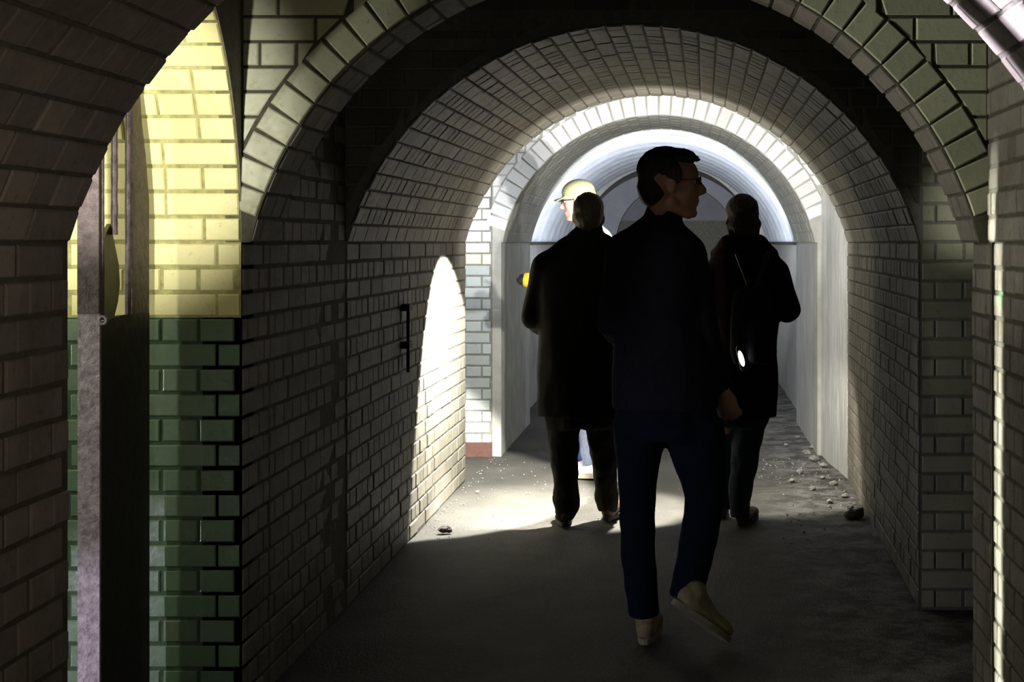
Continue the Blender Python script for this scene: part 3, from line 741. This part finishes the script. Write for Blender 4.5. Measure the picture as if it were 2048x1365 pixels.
def head(bm_, F):
    R3 = F.to_3x3(); s = F.to_scale()[0]; Rn = R3.normalized()
    P = lambda *a: F @ Vector(a)
    E = lambda c, r: ellip(bm_, P(*c), tuple(q*s for q in r), Rn)
    E((-.012, 0, .035), (.096, .076, .088)); E((.03, 0, -.02), (.058, .060, .088)); E((.045, 0, .03), (.05, .06, .06))
    for sg in (-1, 1):
        capsule(bm_, P(.0, .046*sg, -.055), P(.058, .012*sg, -.092), .026*s, .021*s)
        E((.0, .076*sg, -.002), (.019, .009, .031)); E((.058, .032*sg, -.012), (.024, .02, .02))
    E((.070, 0, -.092), (.021, .024, .018))
    capsule(bm_, P(.086, 0, .022), P(.112, 0, -.018), .009*s, .0115*s); E((.102, 0, -.024), (.017, .016, .009))
    capsule(bm_, P(.080, -.030, .034), P(.080, .030, .034), .012*s, .012*s)
    E((.085, 0, -.050), (.013, .022, .0065)); E((.083, 0, -.064), (.012, .020, .0065)); E((.072, 0, -.055), (.018, .03, .022))
def hand(bm_, wrist, d, thumb, palm, curl=18, s=1.0):
    x = Vector(d).normalized(); z = Vector(palm); z = (z-x*z.dot(x)).normalized(); y = Vector(thumb); y = (y-x*y.dot(x)-z*y.dot(z)).normalized()
    W = Vector(wrist); P = lambda a, b, c: W+(x*a+y*b+z*c)*s
    Rm = Matrix((x, y, z)).transposed()
    ellip(bm_, P(.048, 0, 0), (.052*s, .040*s, .017*s), Rm); capsule(bm_, P(-.03, 0, 0), P(.02, 0, 0), .026*s, .027*s)
    for i, (L, o_) in enumerate(((.074, .030), (.082, .010), (.076, -.010), (.060, -.029))):
        p = P(.086-abs(o_)*.25, o_, 0); a = curl
        for k, f in enumerate((.45, .32, .23)):
            dv = x*math.cos(R_(a))+z*math.sin(R_(a))+y*o_*1.5*(1 if k == 0 else .3); q = p+dv.normalized()*L*f*s
            capsule(bm_, p, q, (.0092-.0008*k)*s, (.0088-.0009*k)*s, 10); p = q; a += curl*1.25
    p = P(.018, .030, .006)
    for k, (dv, L) in enumerate((((.55, .75, .35), .042), ((.85, .35, .4), .032), ((.95, .1, .35), .026))):
        q = p+(x*dv[0]+y*dv[1]+z*dv[2]).normalized()*L*s; capsule(bm_, p, q, (.0125-.0015*k)*s, (.0115-.0018*k)*s, 10); p = q
def shoe(parent, heel, yaw, pitch, m, msole, s=1.0, boot=False, roll=0):
    """heel: floor point under the heel; yaw: direction of the toe; pitch>0 lifts the heel."""
    F = Matrix.Translation(Vector(heel)) @ Matrix.Rotation(R_(yaw), 4, 'Z') @ Matrix.Rotation(R_(pitch), 4, 'Y') @ Matrix.Scale(s, 4)
    R3 = F.to_3x3().normalized()
    def up(b):
        P = lambda *a: F @ Vector(a)
        ellip(b, P(.040, 0, .050), (.055*s, .038*s, .048*s), R3); ellip(b, P(.190, 0, .040), (.082*s, .046*s, .030*s), R3)
        capsule(b, P(.055, 0, .050), P(.175, 0, .038), .041*s, .034*s); capsule(b, P(.07, 0, .075), P(.15, 0, .050), .034*s, .028*s)
        capsule(b, P(.045, 0, .06), P(.045, 0, .125 if boot else .085), .039*s, .041*s)
    o = organic('boot' if boot else 'shoe', up, m, parent, .006, 7)
    bm_ = bmesh.new(); a, c = [], []; n = 26
    for i in range(n):
        t = 2*PI*i/n; xx = .125+.148*math.cos(t); w = .033+.013*(.5-.5*math.cos(PI*min(1, max(0, xx/.19)))); yy = w*math.copysign(abs(math.sin(t))**.7, math.sin(t))
        a.append(bm_.verts.new(F @ Vector((xx, yy, .001)))); c.append(bm_.verts.new(F @ Vector((xx*1.0, yy*1.02, .022))))
    bm_.faces.new(a); bm_.faces.new(c)
    for i in range(n): bm_.faces.new((a[i], a[(i+1) % n], c[(i+1) % n], c[i]))
    so = link_bm('sole', bm_, msole); so.parent = o
    off = Vector(parent.location)
    so.matrix_parent_inverse = Matrix.Identity(4)
    return o
def pxring(px, py, Yc_, hw_px, ry, dy=0, S=None):
    S = S or Yc_
    return ((px-1370)*S/3000, Yc_+dy, H+(485-py)*S/3000), hw_px*S/3000, ry

# ---- walking man in the foreground
def P5(px, py, dy=0): v_ = rel(px, py, 5.45); v_.y += dy; return v_
man = empty('person', (-.09, 5.46, 0)); tag(man, 'dark-haired man in glasses, navy jacket and jeans walking away, face turned right', 'person')
Fh = headframe(P5(1341, 371), 3, 0, 1.09)
LA, RA = P5(1300, 1240), P5(1378, 1170, -.10)
def body1(b):
    head(b, Fh)
    capsule(b, P5(1330, 405), P5(1322, 460), .056, .062)
    loft(b, [pxring(1320, 452, 5.45, 40, .07), pxring(1319, 485, 5.45, 78, .09), pxring(1318, 540, 5.45, 80, .105), pxring(1322, 680, 5.45, 72, .10), pxring(1328, 800, 5.45, 88, .11), pxring(1330, 860, 5.45, 84, .10)])
    capsule(b, P5(1245, 500), P5(1222, 640), .048, .038); capsule(b, P5(1222, 640), P5(1246, 690, .22), .038, .028)
    hand(b, P5(1248, 692, .24), (.35, .9, .1), (0, 0, 1), (1, 0, 0), 38)
    capsule(b, P5(1380, 500), P5(1408, 640, -.02), .048, .038); capsule(b, P5(1408, 640, -.02), P5(1442, 778, .04), .038, .028)
    hand(b, P5(1446, 784, .04), (.35, .1, -.9), (-.85, .25, -.3), (.1, .95, .1), 30, .98)
    capsule(b, P5(1282, 850), P5(1276, 1020, .04), .078, .052); capsule(b, P5(1276, 1020, .04), P5(1288, 1235, .0), .050, .034)
    capsule(b, P5(1380, 850), P5(1406, 1010, .06), .078, .052); capsule(b, P5(1406, 1010, .06), P5(1372, 1170, -.06), .050, .034)
    capsule(b, P5(1290, 1245), P5(1290, 1262, .12), .030, .03); capsule(b, P5(1368, 1180, -.06), P5(1400, 1225, .05), .030, .028)
bd = organic('body', body1, M['skin'], man, .0075, 3, sf=.4)
def jacket1(b):
    loft(b, [pxring(1318, 452, 5.45, 42, .075), pxring(1318, 466, 5.45, 62, .085), pxring(1317, 482, 5.45, 88, .10), pxring(1316, 510, 5.45, 96, .118), pxring(1317, 570, 5.45, 97, .125), pxring(1320, 650, 5.45, 96, .122), pxring(1326, 730, 5.45, 100, .125), pxring(1331, 790, 5.45, 107, .13), pxring(1333, 818, 5.45, 108, .13)])
    capsule(b, P5(1300, 458), P5(1246, 500), .05, .062); capsule(b, P5(1340, 458), P5(1379, 502), .05, .060)
    capsule(b, P5(1246, 502), P5(1222, 645), .064, .054); capsule(b, P5(1222, 645), P5(1244, 690, .20), .054, .042)
    capsule(b, P5(1379, 502), P5(1408, 642, -.02), .062, .052); capsule(b, P5(1408, 642, -.02), P5(1443, 776, .04), .052, .037)
    capsule(b, P5(1330, 425, .01), P5(1322, 462), .068, .078)
jk = organic('jacket', jacket1, M['navy'], man, .010, 5, folds=.007)
def jeans1(b):
    loft(b, [pxring(1331, 800, 5.45, 98, .115), pxring(1334, 850, 5.45, 105, .12), pxring(1336, 878, 5.45, 100, .11)])
    L = [(1280, 840, 56, .10, 0), (1277, 880, 51, .10, 0), (1276, 930, 44, .09, .02), (1275, 1000, 37, .075, .04), (1273, 1045, 36, .072, .04), (1276, 1110, 36, .07, .02), (1283, 1190, 33, .062, 0), (1288, 1232, 32, .062, 0)]
    loft(b, [pxring(x, y, 5.45, w, r, d) for x, y, w, r, d in L])
    L = [(1388, 840, 60, .10, 0), (1391, 880, 62, .10, .01), (1400, 930, 54, .09, .04), (1411, 1000, 41, .075, .06), (1403, 1045, 39, .072, .04), (1392, 1110, 37, .068, .0), (1377, 1165, 36, .062, -.06), (1372, 1182, 35, .060, -.07)]
    loft(b, [pxring(x, y, 5.45, w, r, d) for x, y, w, r, d in L])
organic('jeans', jeans1, M['denim'], man, .010, 5, folds=.006, fscale=14)
def hair1(b):
    R3 = Fh.to_3x3().normalized(); P = lambda *a: Fh @ Vector(a)
    ellip(b, P(-.022, 0, .048), (.100, .083, .092), R3); ellip(b, P(.022, 0, .092), (.072, .068, .036), R3); ellip(b, P(-.055, 0, -.005), (.062, .072, .080), R3)
    for i in range(16):
        a = i/15; capsule(b, P(.01+.05*a, -.05+.1*random.random(), .112-.012*a), P(.045+.052*a, -.05+.1*random.random(), .118-.03*a), .012, .005, 8)
    for sg in (-1, 1): ellip(b, P(.012, .074*sg, .035), (.03, .012, .04), R3)
    for k in range(6): capsule(b, P(.075, -.04+.016*k, .092), P(.098, -.04+.016*k, .082), .010, .004, 8)
organic('hair', hair1, M['hairblack'], man, .006, 2, folds=.003, fscale=40)
def glasses(parent, F, m_frame, m_lens):
    R3 = F.to_3x3().normalized(); P = lambda *a: F @ Vector(a)
    bm_ = bmesh.new()
    for sg in (-1, 1):
        c = P(.098, .031*sg, .014); t = bmesh.ops.create_cone(bm_, cap_ends=False, segments=20, radius1=.021, radius2=.021, depth=.004)
        for v_ in t['verts']: v_.co = c+R3 @ Vector((v_.co.z, v_.co.x*1.15, v_.co.y*.8))
        p = (P(.097, .053*sg, .018), P(.0, .080*sg, .014))
        capsule(bm_, p[0], p[1], .0022, .0022, 6)
    capsule(bm_, P(.100, -.009, .018), P(.100, .009, .018), .0022, .0022, 6)
    o = link_bm('glasses', bm_, m_frame, None, True); o.parent = parent; o.matrix_parent_inverse = Matrix.Translation(-Vector(parent.location))
    bl = bmesh.new()
    for sg in (-1, 1):
        c = P(.098, .031*sg, .014); t = bmesh.ops.create_cone(bl, cap_ends=True, segments=20, radius1=.0205, radius2=.0205, depth=.0025)
        for v_ in t['verts']: v_.co = c+R3 @ Vector((v_.co.z, v_.co.x*1.15, v_.co.y*.8))
    o2 = link_bm('lens', bl, m_lens); o2.parent = o
def eyes(parent, F):
    for sg in (-1, 1):
        bm_ = bmesh.new(); ellip(bm_, F @ Vector((.074, .031*sg, .014)), (.0125, .0125, .0125)); o = link_bm('eye', bm_, M['eye'], None, True); o.parent = parent
        o.matrix_parent_inverse = Matrix.Translation(-Vector(parent.location))
glasses(man, Fh, M['blackplastic'], M['glass']); eyes(man, Fh)
shoe(man, (P5(1290, 1280).x, 5.40, .014), 84, 0, M['canvas'], M['solew'], 1.0)
shoe(man, (P5(1352, 1200).x, 5.28, .175), 34, 36, M['canvas'], M['solew'], 1.0)

# torch carried by the walking man, in front of him
def torch(name, p, d, label, m1, m2, r=.018, L=.13, lit=None):
    p = Vector(p); d = Vector(d).normalized(); t = empty(name, p); tag(t, label, 'torch')
    def add(nm, b, m_): o = link_bm(nm, b, m_, None, True); o.parent = t; o.matrix_parent_inverse = Matrix.Translation(-p)
    b = bmesh.new(); capsule(b, p-d*L, p-d*.03, r*.8, r*.85); add('handle', b, m1)
    b = bmesh.new(); capsule(b, p-d*.035, p, r, r*1.35); add('torch_head', b, m2)
    if lit:
        b = bmesh.new(); capsule(b, p+d*.026, p+d*.030, r*1.22, r*1.15); add('rim', b, lit)
    return t
torch('torch', rel(1258, 700, 5.96), (.02, 1, .03), 'small black torch held in front of the walking man', M['blackplastic'], M['blackplastic'])

# ---- left man in long dark coat
Y7 = 7.68
def P7(px, py, dy=0): v_ = rel(px, py, Y7); v_.y += dy; return v_
ml = empty('person', (-.52, Y7, 0)); tag(ml, 'grey-haired man seen from behind in long dark olive coat, standing left', 'person')
F2 = headframe(P7(1177, 436), 92, -4, 1.0)
def body2(b):
    head(b, F2)
    capsule(b, P7(1176, 452), P7(1172, 490), .058, .07)
    loft(b, [pxring(1168, 484, Y7, 40, .08), pxring(1166, 505, Y7, 70, .10), pxring(1162, 560, Y7, 74, .11), pxring(1162, 700, Y7, 66, .11), pxring(1164, 800, Y7, 62, .10), pxring(1164, 842, Y7, 50, .08)])
    capsule(b, P7(1092, 530), P7(1064, 630, .04), .048, .04); capsule(b, P7(1064, 630, .04), P7(1085, 660, .22), .038, .028)
    hand(b, P7(1086, 660, .24), (.4, .9, .0), (0, 0, 1), (1, 0, 0), 38)
    capsule(b, P7(1235, 530), P7(1252, 630, .04), .048, .04); capsule(b, P7(1252, 630, .04), P7(1225, 640, .24), .038, .028)
    hand(b, P7(1224, 640, .26), (-.4, .9, .0), (0, 0, 1), (-1, 0, 0), 38)
    for sg, a, k, f, e in ((-1, 1128, 1128, 1132, 0), (1, 1200, 1205, 1210, .15)):
        capsule(b, P7(a, 840), P7(k, 935, .02+e*.6), .052, .042); capsule(b, P7(k, 935, .02+e*.6), P7(f, 1022, e), .040, .028); capsule(b, P7(f, 1030, e), P7(f, 1036, .12+e), .028, .026)
organic('body', body2, M['skin'], ml, .009, 3, sf=.4)
def coat2(b):
    loft(b, [pxring(1172, 462, Y7, 32, .075), pxring(1172, 478, Y7, 46, .09), pxring(1169, 494, Y7, 68, .11), pxring(1164, 520, Y7, 88, .13), pxring(1160, 580, Y7, 90, .145), pxring(1160, 680, Y7, 84, .14), pxring(1160, 760, Y7, 86, .145), pxring(1161, 810, Y7, 88, .15), pxring(1161, 832, Y7, 87, .15)])
    capsule(b, P7(1140, 492), P7(1096, 532), .06, .075); capsule(b, P7(1205, 492), P7(1240, 532), .06, .075)
    capsule(b, P7(1094, 536), P7(1064, 636, .03), .078, .066); capsule(b, P7(1064, 636, .03), P7(1084, 664, .20), .062, .048)
    capsule(b, P7(1240, 536), P7(1256, 636, .03), .078, .064); capsule(b, P7(1256, 636, .03), P7(1226, 642, .22), .062, .048)
    capsule(b, P7(1178, 462), P7(1172, 478), .072, .10)
organic('coat', coat2, M['olivecoat'], ml, .011, 5, folds=.012, fscale=7)
def trou2(b):
    loft(b, [pxring(1163, 780, Y7, 72, .12), pxring(1163, 820, Y7, 76, .125), pxring(1163, 856, Y7, 70, .12)])
    for L in ([(1128, 815, 42, .09), (1126, 860, 34, .085), (1129, 920, 27, .075), (1132, 970, 24, .07), (1133, 1000, 26, .075), (1134, 1014, 25, .07), (1132, 1026, 21, .06), (1131, 1040, 19, .055)],
              [(1200, 815, 42, .09, 0), (1202, 860, 32, .085, .04), (1207, 920, 28, .075, .09), (1209, 970, 24, .07, .12), (1211, 1000, 24, .075, .15), (1212, 1016, 22, .07, .15), (1212, 1034, 19, .055, .15)]):
        loft(b, [pxring(q[0], q[1], Y7, q[2], q[3], q[4] if len(q) > 4 else 0) for q in L])
organic('trousers', trou2, M['cord'], ml, .010, 4, folds=.009, fscale=16)
def hair2(b):
    R3 = F2.to_3x3().normalized(); P = lambda *a: F2 @ Vector(a)
    ellip(b, P(-.018, 0, .045), (.098, .080, .086), R3); ellip(b, P(-.045, 0, .0), (.066, .072, .075), R3)
organic('hair', hair2, M['hairgrey'], ml, .007, 2, folds=.004, fscale=40)
shoe(ml, (P7(1131, 1050).x, Y7-.05, .014), 96, 0, M['leather'], M['soleb'], 1.02, True)
shoe(ml, (P7(1211, 1050).x, Y7+.11, .014), 78, 0, M['leather'], M['soleb'], 1.02, True)

# ---- woman with backpack
wm = empty('person', (.33, Y7, 0)); tag(wm, 'person in dark maroon coat with a small backpack, standing right, seen from behind', 'person')
F3 = headframe(P7(1483, 440), 100, -2, .96)
def body3(b):
    head(b, F3)
    capsule(b, P7(1484, 455), P7(1486, 492), .05, .06)
    loft(b, [pxring(1486, 486, Y7, 36, .075), pxring(1487, 512, Y7, 58, .10), pxring(1490, 570, Y7, 58, .105), pxring(1494, 680, Y7, 50, .10), pxring(1494, 790, Y7, 52, .11), pxring(1482, 838, Y7, 38, .08)])
    capsule(b, P7(1548, 535), P7(1574, 618, .02), .044, .038); capsule(b, P7(1574, 618, .02), P7(1556, 622, .24), .036, .027)
    hand(b, P7(1555, 622, .26), (-.5, .85, 0), (0, 0, 1), (-1, 0, 0), 40)
    capsule(b, P7(1432, 535), P7(1412, 620, .02), .044, .038); capsule(b, P7(1412, 620, .02), P7(1430, 620, .24), .036, .027)
    hand(b, P7(1431, 620, .26), (.4, .9, 0), (0, 0, 1), (1, 0, 0), 40)
    for a, k, f, e in ((1456, 1448, 1445, .22), (1504, 1490, 1482, 0)):
        capsule(b, P7(a, 840), P7(k, 930, .02+e*.6), .048, .038); capsule(b, P7(k, 930, .02+e*.6), P7(f, 1022, e), .042, .030); capsule(b, P7(f, 1030, e), P7(f+4, 1038, .1+e), .028, .026)
organic('body', body3, M['skin'], wm, .009, 3, sf=.4)
def coat3(b):
    loft(b, [pxring(1486, 470, Y7, 34, .08), pxring(1487, 486, Y7, 50, .10), pxring(1487, 504, Y7, 64, .115), pxring(1488, 540, Y7, 72, .13), pxring(1490, 600, Y7, 68, .135), pxring(1493, 680, Y7, 62, .135), pxring(1495, 760, Y7, 63, .14), pxring(1494, 815, Y7, 60, .145), pxring(1494, 834, Y7, 60, .145)])
    capsule(b, P7(1512, 500), P7(1550, 542), .06, .07); capsule(b, P7(1462, 500), P7(1434, 542), .06, .068)
    capsule(b, P7(1552, 545), P7(1578, 620, .02), .072, .066); capsule(b, P7(1576, 622, .02), P7(1556, 624, .20), .062, .048)
    capsule(b, P7(1432, 545), P7(1412, 620, .02), .07, .06); capsule(b, P7(1412, 620, .02), P7(1430, 622, .20), .058, .046)
    # rolled hood on the shoulders
    capsule(b, P7(1458, 486, -.05), P7(1520, 486, -.05), .048, .048); capsule(b, P7(1520, 486, -.05), P7(1545, 508, .02), .045, .035); capsule(b, P7(1458, 486, -.05), P7(1432, 508, .02), .045, .035)
organic('coat', coat3, M['maroon'], wm, .011, 5, folds=.010, fscale=8)
def trou3(b):
    loft(b, [pxring(1488, 780, Y7, 58, .12), pxring(1486, 820, Y7, 56, .125), pxring(1482, 852, Y7, 52, .115)])
    for L in ([(1458, 815, 36, .085, 0), (1456, 860, 30, .08, .06), (1452, 920, 25, .07, .13), (1450, 970, 22, .062, .18), (1447, 1008, 20, .06, .22), (1446, 1034, 19, .055, .22)],
              [(1506, 815, 38, .085), (1500, 850, 32, .08), (1494, 890, 29, .075), (1488, 930, 27, .07), (1483, 970, 25, .065), (1480, 990, 24, .065), (1480, 1012, 20, .06), (1480, 1034, 19, .055)]):
        loft(b, [pxring(q[0], q[1], Y7, q[2], q[3], q[4] if len(q) > 4 else 0) for q in L])
organic('jeans', trou3, M['greyjeans'], wm, .010, 4, folds=.008, fscale=16)
def hair3(b):
    R3 = F3.to_3x3().normalized(); P = lambda *a: F3 @ Vector(a)
    ellip(b, P(-.02, 0, .045), (.102, .086, .092), R3); ellip(b, P(-.045, 0, -.02), (.07, .084, .085), R3)
    for k in range(9): a = -1+k/4; capsule(b, P(-.05, .075*a, -.02), P(-.055, .07*a, -.095), .022, .012, 8)
organic('hair', hair3, M['hairbrown'], wm, .007, 2, folds=.004, fscale=40)
shoe(wm, (P7(1484, 1050).x-.01, Y7-.04, .014), 72, 0, M['leather'], M['soleb'], .98, True)
shoe(wm, (P7(1447, 1050).x, Y7+.18, .014), 92, 0, M['leather'], M['soleb'], .95, True)
# backpack (worn: a thing of its own)
bp = empty('backpack', P7(1502, 640, -.16)); tag(bp, 'small charcoal backpack on the back of the maroon coat', 'backpack')
def pack(b):
    loft(b, [pxring(1502, 570, Y7-.20, 26, .035, S=Y7), pxring(1502, 585, Y7-.21, 38, .055, S=Y7), pxring(1502, 640, Y7-.215, 45, .07, S=Y7), pxring(1503, 700, Y7-.215, 46, .075, S=Y7), pxring(1503, 722, Y7-.21, 38, .06, S=Y7)])
organic('bag', pack, M['packfab'], bp, .009, 6, folds=.005)
for a, b_ in ((1472, 1498), (1532, 1508)):
    bm = bmesh.new(); capsule(bm, P7(a, 508, -.135), P7(b_, 578, -.185), .012, .012, 8); o = link_bm('strap', bm, M['blackplastic'], None, True); o.parent = bp; o.matrix_parent_inverse = Matrix.Translation(-bp.location)
bm = bmesh.new(); capsule(bm, P7(1503, 640, -.275), P7(1503, 705, -.28), .034, .034, 16, 1); o = link_bm('pocket', bm, M['packfab'], None, True); o.parent = bp; o.matrix_parent_inverse = Matrix.Translation(-bp.location)
# lit lamp hanging at the pack
lp = empty('torch', P7(1478, 708, -.30)); tag(lp, 'small lit white torch shining at the backpack of the maroon coat', 'torch')
bm = bmesh.new(); ellip(bm, P7(1478, 708, -.318), (.012, .006, .040), Matrix.Rotation(R_(-16), 3, 'Y')); o = link_bm('lens', bm, M['led'], None, True); o.parent = lp; o.matrix_parent_inverse = Matrix.Translation(-lp.location)
bm = bmesh.new(); capsule(bm, P7(1474, 690, -.302), P7(1482, 726, -.302), .017, .017, 14, 1); o = link_bm('housing', bm, M['blackplastic'], None, True); o.parent = lp; o.matrix_parent_inverse = Matrix.Translation(-lp.location)

# ---- man in the cap
Y8 = 9.2
def P8(px, py, dy=0): v_ = rel(px, py, Y8); v_.y += dy; return v_
cm = empty('person', (-.52, Y8+.05, 0)); tag(cm, 'man in khaki cap, white shirt and pale jeans, mostly hidden behind the left coat', 'person')
F4 = headframe(P8(1157, 404), 176, -8, 1.0)
def body4(b):
    head(b, F4)
    capsule(b, P8(1168, 425), P8(1180, 462, .02), .056, .066)
    loft(b, [pxring(1180, 462, Y8, 32, .08, .04), pxring(1182, 490, Y8, 42, .12, .04), pxring(1182, 560, Y8, 42, .16, .04), pxring(1182, 680, Y8, 40, .14, .04), pxring(1186, 800, Y8, 42, .14, .04)])
    capsule(b, P8(1196, 490, .0), P8(1200, 580, .05), .045, .036); capsule(b, P8(1200, 580, .05), P8(1120, 572, .10), .036, .028)
    hand(b, P8(1112, 566, .04), (-1, .1, .1), (0, 0, 1), (0, 1, 0), 40)
    capsule(b, P8(1176, 490, .2), P8(1180, 590, .22), .045, .036); capsule(b, P8(1180, 590, .22), P8(1120, 600, .2), .036, .028)
    hand(b, P8(1112, 600, .2), (-1, 0, .1), (0, 0, 1), (0, -1, 0), 40)
    for x_, d in ((1184, .12), (1216, .0)):
        capsule(b, P8(x_-8, 800, d), P8(x_, 900, d), .075, .05); capsule(b, P8(x_, 900, d), P8(x_+8, 1000, d), .048, .034); capsule(b, P8(x_+6, 1004, d), P8(x_-20, 1008, d), .03, .028)
organic('body', body4, M['skinpale'], cm, .008, 3, sf=.4)
def shirt4(b):
    loft(b, [pxring(1182, 450, Y8, 22, .07, .03), pxring(1184, 464, Y8, 36, .12, .04), pxring(1186, 485, Y8, 44, .17, .04), pxring(1186, 560, Y8, 46, .19, .04), pxring(1184, 680, Y8, 44, .16, .04), pxring(1186, 800, Y8, 44, .16, .04)])
    capsule(b, P8(1200, 492, -.05), P8(1204, 582, .0), .058, .05); capsule(b, P8(1204, 582, .0), P8(1124, 574, .08), .05, .04)
organic('shirt', shirt4, M['shirt'], cm, .010, 4, folds=.006)
def jeans4(b):
    for x_, d in ((1186, .12), (1216, .0)):
        loft(b, [pxring(x_-10, 790, Y8, 34, .09, d), pxring(x_-2, 860, Y8, 30, .09, d), pxring(x_+1, 930, Y8, 25, .075, d), pxring(x_+5, 990, Y8, 22, .07, d), pxring(x_+6, 1006, Y8, 22, .07, d)])
organic('jeans', jeans4, M['litejeans'], cm, .010, 4, folds=.007, fscale=14)
shoe(cm, (P8(1232, 1020).x, Y8, .014), 176, 0, M['shirt'], M['solew'], 1.0); shoe(cm, (P8(1204, 1020).x, Y8+.14, .014), 172, 0, M['shirt'], M['solew'], 1.0)
def cap4(b):
    R3 = F4.to_3x3().normalized(); P = lambda *a: F4 @ Vector(a)
    ellip(b, P(-.008, 0, .062), (.104, .084, .078), R3); ellip(b, P(-.02, 0, .04), (.095, .083, .05), R3)
    for k in range(9):
        a = -1+k/4; capsule(b, P(.07, .05*a, .040), P(.150-.025*a*a, .046*a, .028-.008*a*a), .007, .005, 8)
organic('cap', cap4, M['cap'], cm, .006, 3)
def hair4(b):
    P = lambda *a: F4 @ Vector(a); R3 = F4.to_3x3().normalized()
    ellip(b, P(-.045, 0, .0), (.058, .070, .05), R3)
organic('hair', hair4, M['hairwhite'], cm, .007, 2, folds=.003, fscale=40)
glasses(cm, F4, M['blackplastic'], M['glass']); eyes(cm, F4)
torch('torch', P8(1056, 560, -.02), (-1, .12, .10), 'yellow torch with dark rim held out beside the left coat', M['yellowplastic'], M['yellowplastic'], .034, .12, M['blackplastic'])

# blue bag standing on the floor behind the left man's legs
Yg = 10.0
bg = empty('bag', (X(1162, Yg), Yg, 0)); tag(bg, 'blue cloth bag with yellow handle standing on the floor behind the legs', 'bag')
def bagf(b):
    c = X(1162, Yg)
    loft(b, [((c, Yg, .26), .065, .05), ((c, Yg, .22), .078, .06), ((c, Yg, .10), .085, .07), ((c, Yg, .02), .080, .065), ((c, Yg, .006), .070, .055)])
organic('pouch', bagf, M['bluebag'], bg, .010, 4, folds=.006)
bm = bmesh.new(); c = Vector((X(1162, Yg), Yg, .25)); prev = None
for i in range(9):
    a = PI*i/8; p = c+Vector((.035*math.cos(a), -.03, .10*math.sin(a)))
    if prev: capsule(bm, prev, p, .009, .009, 8)
    prev = p
o = link_bm('handle', bm, M['yellowstrap'], None, True); o.parent = bg; o.matrix_parent_inverse = Matrix.Translation(-bg.location)
